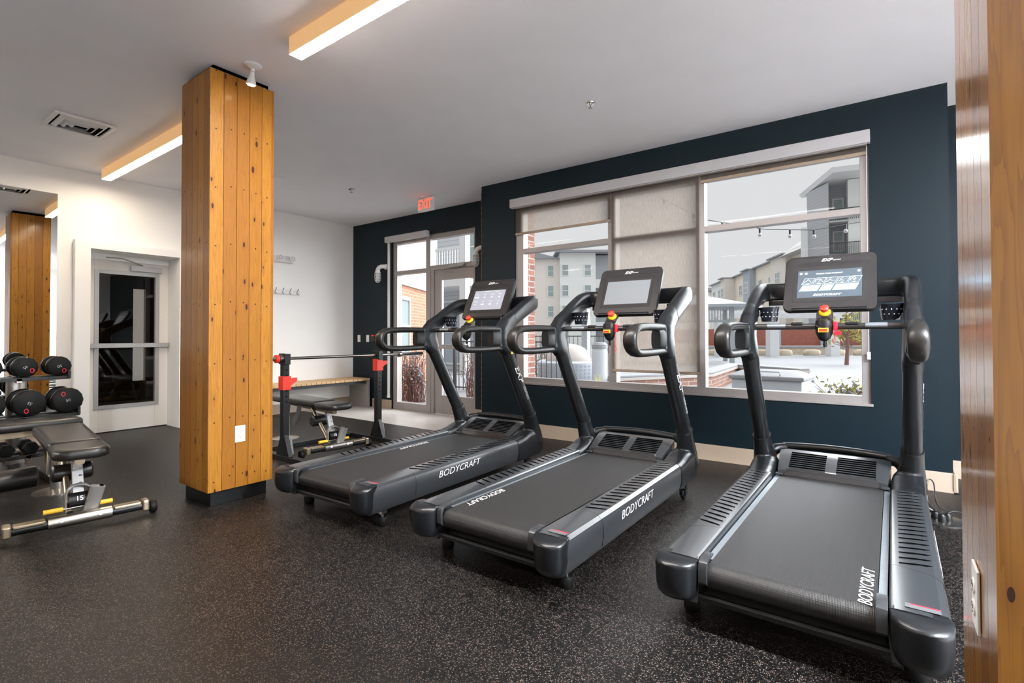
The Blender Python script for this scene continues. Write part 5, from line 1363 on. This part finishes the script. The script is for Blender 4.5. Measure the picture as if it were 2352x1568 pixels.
for k in range(16): a = random.uniform(0, 2 * PI); mb.tube([(0, 0, .42), (.1 * math.cos(a), .1 * math.sin(a), .42 + random.uniform(.08, .2))], [.005, .002], 4)
mb.build('dry_plant', M['leafy'], t)
tagged(MB().box(-6.72, -6.55, 12.4, 12.6, GZ, 1.9), 'patio_post', M['pgrey'], 'grey post standing behind the patio seat', 'post')
# gazebo at the left of the right section
t = thing('gazebo', 'grey hipped-roof gazebo with lattice frieze behind the garden wall', 'gazebo', (-8.3, 25.6, GZ), math.radians(20))
mb = MB(); mb.loft([[(-2.9, -1.8, 2.62), (2.9, -1.8, 2.62), (2.9, 1.8, 2.62), (-2.9, 1.8, 2.62)], [(-2.9, -1.8, 2.75), (2.9, -1.8, 2.75), (2.9, 1.8, 2.75), (-2.9, 1.8, 2.75)], [(-.6, -.3, 3.35), (.6, -.3, 3.35), (.6, .3, 3.35), (-.6, .3, 3.35)]]); mb.build('roof', M['pgrey'], t)
mb = MB(); mb.loft([[(-.8, -.5, 3.42), (.8, -.5, 3.42), (.8, .5, 3.42), (-.8, .5, 3.42)], [(-.1, -.05, 3.75), (.1, -.05, 3.75), (.1, .05, 3.75), (-.1, .05, 3.75)]]); mb.build('roof_cupola', M['pgrey'], t)
for sx in (-1, 1):
    for sy in (-1, 1): MB().box(sx * 2.2 - .1, sx * 2.2 + .1, sy * 1.3 - .1, sy * 1.3 + .1, 0, 2.65).build('post', M['pgrey'], t)
mb = MB()
for k in range(34): mb.box(-2.1 + k * .127, -2.06 + k * .127, -1.32, -1.28, 2.0, 2.6)
mb.box(-2.2, 2.2, -1.35, -1.25, 1.92, 2.02); mb.build('lattice_frieze', M['pgrey'], t)
# white pergola
t = thing('pergola', 'white pergola with thick square posts in the snowy courtyard', 'pergola', (-5.7, 35.0, GZ), math.radians(36))
for x in (-3.2, .0, 3.7): MB().box(x - .28, x + .28, -.28, .28, 0, 2.5).build('post', M['pwhite'], t)
mb = MB(); mb.box(-4, 4.6, -.18, .18, 2.35, 2.62); mb.build('beam', M['pwhite'], t)
mb = MB()
for k in range(14): x = -3.8 + k * .62; mb.box(x, x + .09, -1.4, 1.4, 2.62, 2.8)
mb.build('rafters', M['pwhite'], t)
# long red-brown fence with grey posts, stone planter wall and boulders
t = thing('board_fence', 'long red-brown board fence with grey posts across the snowy courtyard', 'fence', (-5.5, 40.5, GZ), math.radians(34))
mb = MB(); mb.box(-13, 12, -.04, .04, .05, 1.75); mb.build('boards', M['redf'], t)
for k in range(9): x = -12.8 + k * 3.0; MB().box(x - .14, x + .14, -.14, -.02, 0, 1.9).build('post', M['greyb'], t)
t = thing('stone_planter_wall', 'low tan stone wall with a band of snow in front of the red-brown fence', 'planter wall', (-5.3, 39.2, GZ), math.radians(34))
mb = MB(); mb.box(-12, 12, -.3, .3, 0, .42); mb.build('stonework', M['stone'], t)
mb = MB(); mb.box(-12, 12, -.34, .3, .42, .60); mb.build('snow_cover', M['snow'], t, bevel=.05)
for i in range(9):
    a = math.radians(34); u = -6.6 + i * 1.55 + random.uniform(-.2, .2)
    px, py = -4.9 + u * math.cos(a), 37.4 + u * math.sin(a)
    mb = MB(); mb.xf = Matrix.Rotation(a + random.uniform(-.3, .3), 4, 'Z') @ Matrix.Diagonal((1.0, .6, .62, 1)); w_ = random.uniform(.34, .50)
    mb.loft([[(x, y, z) for x, y in sellipse(16, w_ * 1.35 * k, w_ * 1.1 * k, .7)] for z, k in ((0, .9), (.12, 1), (.4, 1), (.55, .85), (.62, .5))])
    o = tagged(mb, 'boulder', M['stone'], 'tan squared boulder in the snow in front of the low stone wall', 'boulder', 'row of tan boulders'); o.location = (px, py, GZ)
# small tree near the right
t = thing('small_tree', 'thin young tree with yellow-green leaves in front of the red-brown fence', 'tree', (-1.45, 27.0, GZ))
mb = MB(); mb.tube([(0, 0, 0), (.05, 0, .8), (-.05, 0, 1.8), (.1, 0, 2.8)], [.09, .07, .05, .02], 8); rn = random.Random(4); tips = []
for k in range(26):
    z = rn.uniform(.7, 2.7); a = rn.uniform(0, 2 * PI); q = Vector((.9 * rn.uniform(.4, 1) * math.cos(a), .9 * math.sin(a) * rn.uniform(.4, 1), z + rn.uniform(.1, .6))); mb.tube([(0, 0, z), q], [.025, .008], 5); tips.append(q)
mb.build('trunk', M['twig'], t)
mb = MB()
for k in range(420):
    q = rn.choice(tips).lerp(Vector((0, 0, 1.5)), rn.uniform(-.1, .6)) + Vector((rn.uniform(-.2, .2), rn.uniform(-.2, .2), rn.uniform(-.2, .2))); e1 = Vector((rn.uniform(-1, 1), rn.uniform(-1, 1), rn.uniform(-1, 1))).normalized() * .09; e2 = Vector((rn.uniform(-1, 1), rn.uniform(-1, 1), rn.uniform(-1, 1))).normalized() * .06
    mb.face([mb.V(q - e1), mb.V(q + e2), mb.V(q + e1), mb.V(q - e2)])
mb.build('foliage', M['leafy'], t)
# wooden storage crates / stone block stack at left of the right section
t = thing('stone_block', 'stack of tan stone blocks beside the gazebo', 'stone stack', (-7.35, 23.5, GZ), math.radians(30))
mb = MB(); mb.box(-.5, .45, -.3, .3, 0, .38); mb.build('lower_block', M['stone'], t, bevel=.03)
mb = MB(); mb.box(-.6, .6, -.35, .35, .385, .95); mb.build('upper_block', M['stone'], t, bevel=.03)

# string lights
def string(pts, label, n, bulbr=.03):
    t = thing('string_lights', label, 'string lights', pts[0]); o = Vector(pts[0]); Q = [Vector(p) - o for p in pts]
    d = []
    for a, b in zip(Q, Q[1:]):
        for k in range(10): d.append(a.lerp(b, k / 10) - Vector((0, 0, .0)))
    d.append(Q[-1]); MB().tube(d, .006, 5).build('wire', M['iron'], t)
    for k in range(n):
        p = d[int((k + .5) * (len(d) - 1) / n)]
        b = MB().tube([p, p - Vector((0, 0, .07))], [.016, .016], 8).build('socket', M['iron'], t)
        mb = MB(); mb.lathe([(0, -.135), (.02, -.125), (bulbr, -.10), (.014, -.07), (0, -.07)], c=tuple(p), n=10); mb.build('bulb', M['bulb'], b)
string([(-2.92, 7.78, 3.37), (-2.3, 8.23, 2.98), (-1.51, 8.81, 2.82), (-.9, 9.2, 2.80), (-.24, 9.73, 2.95), (.6, 10.4, 3.3)], 'string of clear bulbs sagging outside above the wide window', 9)

# ---- far buildings
def bld(name, label, loc, rz): return thing(name, label, 'building', loc, rz, None)
# apartment block seen through left section; local x across, faces -y
ry = math.atan2(66.2 - 59.2, -31.5 + 40.5)
t = bld('apartment_block', 'beige and pale grey apartment block seen through the left window section', (-37.1, 62.1, GZ), math.radians(36.2))
mb = MB(); mb.box(-9, .0, 0, 8, 0, 12.1); mb.build('beige_wall', M['beige'], t)
mb = MB(); mb.box(.0, 5.0, -.5, 8, 0, 12.9); mb.build('pale_wall', M['palew'], t)
mb = MB(); mb.box(5.0, 7.2, .6, 8, 0, 12.7); mb.build('grey_wall', M['greys'], t)
mb = MB(); mb.box(-.6, 8.2, -1.3, 8, 12.9, 13.2); mb.build('flat_roof', M['snow'], t)
mb = MB(); mb.prism([(-9.5, 12.1), (.0, 12.1), (-4.8, 13.4)], lambda u, v, tt: (u, tt, v), -.5, 8); mb.build('gable_roof', M['snow'], t)
for zc in (10.4, 7.55, 4.7, 1.9):
    for xc in (-6.9, -4.0, -1.25): bwindow(t, (xc, 0, zc), .95, 1.65, 'y', 1, .10)
    for xc in (.75, 3.9): bwindow(t, (xc, -.5, zc + .05), 1.0, 1.65, 'y', 1, .10)
for zc in (9.0, 6.0, 3.0):
    MB().box(4.9, 6.6, -.4, .6, zc - 1.0, zc - .8).build('balcony_floor', M['wfr'], t); MB().box(4.95, 6.5, -.35, -.30, zc - .8, zc + .2).build('balcony_rail', M['pwhite'], t)
# brick wall band in front of it
tagged(plan_uv(MB().box(-9.6, -6.0, -.1, .1, 0, 1.45)), 'brick_wall', M['brick3'], 'brick boundary wall far behind the iron fence', 'brick wall').location = (-13.2, 22.0, GZ)
bpy.data.objects['brick_wall.001' if 'brick_wall.001' in bpy.data.objects else 'brick_wall'].name = 'boundary_wall'
# tower block at right with big overhanging roof
t = bld('tower_block', 'tall grey and white apartment tower with a broad overhanging roof at the upper right', (-4.0, 53.0, GZ), math.radians(8))
mb = MB(); mb.box(-.05, 1.45, 2.5, 5, 0, 15.0); plan_uv(mb).build('recess_wall', M['lapd'], t)
mb = MB(); mb.loft([[(-.02, .3, 0), (-.02, 5, 0), (-1.55, 5, 0), (-1.55, 3.4, 0)], [(-.02, .3, 14.9), (-.02, 5, 14.9), (-1.55, 5, 14.9), (-1.55, 3.4, 14.9)]]); plan_uv(mb).build('grey_wall', M['lapd'], t)
mb = MB(); mb.box(1.45, 7, .6, 5, 0, 15.0); mb.build('pale_wall', M['palew'], t)
mb = MB(); mb.box(-2.1, -1.55, 3.4, 5, 0, 11.6); mb.build('side_wing', M['palew'], t)
mb = MB(); mb.loft([[(.2, -1.6, 15.2), (8, -1.6, 15.0), (8, 5.4, 15.0), (-2.0, 5.4, 14.95)], [(.1, -1.8, 15.6), (8, -1.8, 15.5), (8, 5.4, 15.5), (-2.2, 5.4, 15.3)]]); mb.build('roof', M['wfr'], t)
for zc in (12.9, 9.9, 6.9, 3.9):
    bwindow(t, (.85, 2.5, zc), .9, 1.9, 'y', 1, .12)
    for yc in (2.2, 5.0): pass
    MB().box(.0, 1.45, .3, 2.5, zc - 1.6, zc - 1.45).build('balcony_floor', M['soff'], t)
    mb = MB(); mb.box(.0, 3.6, .2, .26, zc - .5, zc - .44)
    for k in range(26): mb.box(.05 + k * .14, .09 + k * .14, .21, .25, zc - 1.45, zc - .47)
    mb.build('balcony_railing', M['iron'], t)
# row houses receding to the left; local x runs along the wall, wall faces -y
a0 = Vector((-6.2, 61.0)); a1 = Vector((-27.5, 102.0)); dd = (a0 - a1); ang = math.atan2(dd.y, dd.x)
t = bld('row_houses', 'row of cream three-storey row houses receding behind the courtyard', (a1.x, a1.y, GZ), ang)
Lr = dd.length; secs = [('cream', 0, 9, 9.6), ('palew', 9, 16.5, 9.9), ('beige', 16.5, 19, 10.2), ('cream', 19, 25, 10.3), ('greyb', 25, 28, 10.4), ('cream', 28, 36, 10.5), ('beige', 36, 41, 10.5), ('cream', 41, Lr + 1.5, 10.7)]
for i, (mt, s0, s1, hz) in enumerate(secs):
    off = (.0, -1.6, -1.9, -.3, -.8, 0, -.7, 0)[i]
    MB().box(s0, s1, off, 9, 0, hz).build('wall', M[mt], t)
    MB().box(s0 - .1, s1 + .1, off - .45, 9.5, hz, hz + .16).build('roof', M['snow'], t)
    n_ = max(1, int((s1 - s0) / 3.2))
    for zc in (1.8, 4.9, 8.0):
        for k in range(n_):
            bwindow(t, (s0 + (k + .5) * (s1 - s0) / n_, off, zc), 1.5, 1.6, 'y', 2, .12)
mb = MB(); mb.loft([[(Lr + 2.2, -1.3, 10.2), (Lr - 6, -1.3, 10.2), (Lr - 6, 9, 10.2), (Lr + 2.2, 9, 10.2)], [(Lr + 2.2, 3.0, 13.4), (Lr - 6, 3.0, 13.4), (Lr - 6, 5, 13.4), (Lr + 2.2, 5, 13.4)]]); mb.build('gable_roof', M['soff'], t)
# far pale block behind the gazebo
t = bld('far_block', 'faint pale block with a low roof far away behind the gazebo', (-33, 112, GZ), math.radians(30))
MB().box(-9, 5, 0, 10, 0, 10.8).build('wall', M['palew'], t); MB().box(-10, 6, -1, 11, 10.8, 11.4).build('roof', M['snow'], t)
for zc in (8.8, 5.8):
    for k in range(4): bwindow(t, (-7 + k * 3.2, 0, zc), 1.4, 1.6, 'y', 1, .15)

# ------------------------------------------------------------------ light
wd = bpy.data.worlds.new('overcast'); SC.world = wd; wd.use_nodes = True
nt = wd.node_tree; bg = nt.nodes['Background']
tc = nt.nodes.new('ShaderNodeTexCoord'); sp = nt.nodes.new('ShaderNodeSeparateXYZ'); L(nt, tc.outputs['Generated'], sp.inputs[0])
mr = nt.nodes.new('ShaderNodeMapRange'); L(nt, sp.outputs[2], mr.inputs[0]); mr.inputs[1].default_value = .36; mr.inputs[2].default_value = .95
mr.inputs[3].default_value = 0; mr.inputs[4].default_value = 1
cc = mixc(nt, mr.outputs[0], (.535, .54, .55), (1.4, 1.45, 1.52)); L(nt, cc, bg.inputs[0]); bg.inputs[1].default_value = 1.05
sun = link(bpy.data.objects.new('overcast_sun', bpy.data.lights.new('overcast_sun', 'SUN')))
sun.data.energy = 9.0; sun.data.angle = math.radians(80); sun.data.color = (.93, .97, 1.0)
dv = Vector((-.55, -.80, -.36)).normalized(); sun.rotation_euler = dv.to_track_quat('-Z', 'Y').to_euler()

# ------------------------------------------------------------------ camera
f_, yaw, pitch, roll, cx_, cy_, h_ = 1177.677, .63131, .0150879, .0023479, 1176.003, 753.0845, 1.16619
cam = link(bpy.data.objects.new('camera', bpy.data.cameras.new('camera')))
cam.data.sensor_width = 36; cam.data.lens = f_ / 2352 * 36
cam.data.shift_x = (1176 - cx_) / 2352; cam.data.shift_y = (cy_ - 784) / 2352
cam.data.clip_start = .02; cam.data.clip_end = 400
fwd = Vector((-math.sin(yaw) * math.cos(pitch), math.cos(yaw) * math.cos(pitch), math.sin(pitch)))
rt = Vector((math.cos(yaw), math.sin(yaw), 0)); upv = rt.cross(fwd)
c_, s_ = math.cos(roll), math.sin(roll)
rt2 = rt * c_ - upv * s_ * -1 * -1; 
rt2 = rt * c_ - upv * s_; up2 = rt * s_ + upv * c_
R_ = Matrix((rt2, up2, -fwd)).transposed().to_4x4(); R_.translation = Vector((0, 0, h_))
cam.matrix_world = R_
SC.camera = cam
SC.view_settings.view_transform = 'Standard'; SC.view_settings.look = 'None'
SC.view_settings.gamma = 1; SC.view_settings.exposure = 0.42; SC.view_settings.use_curve_mapping = False
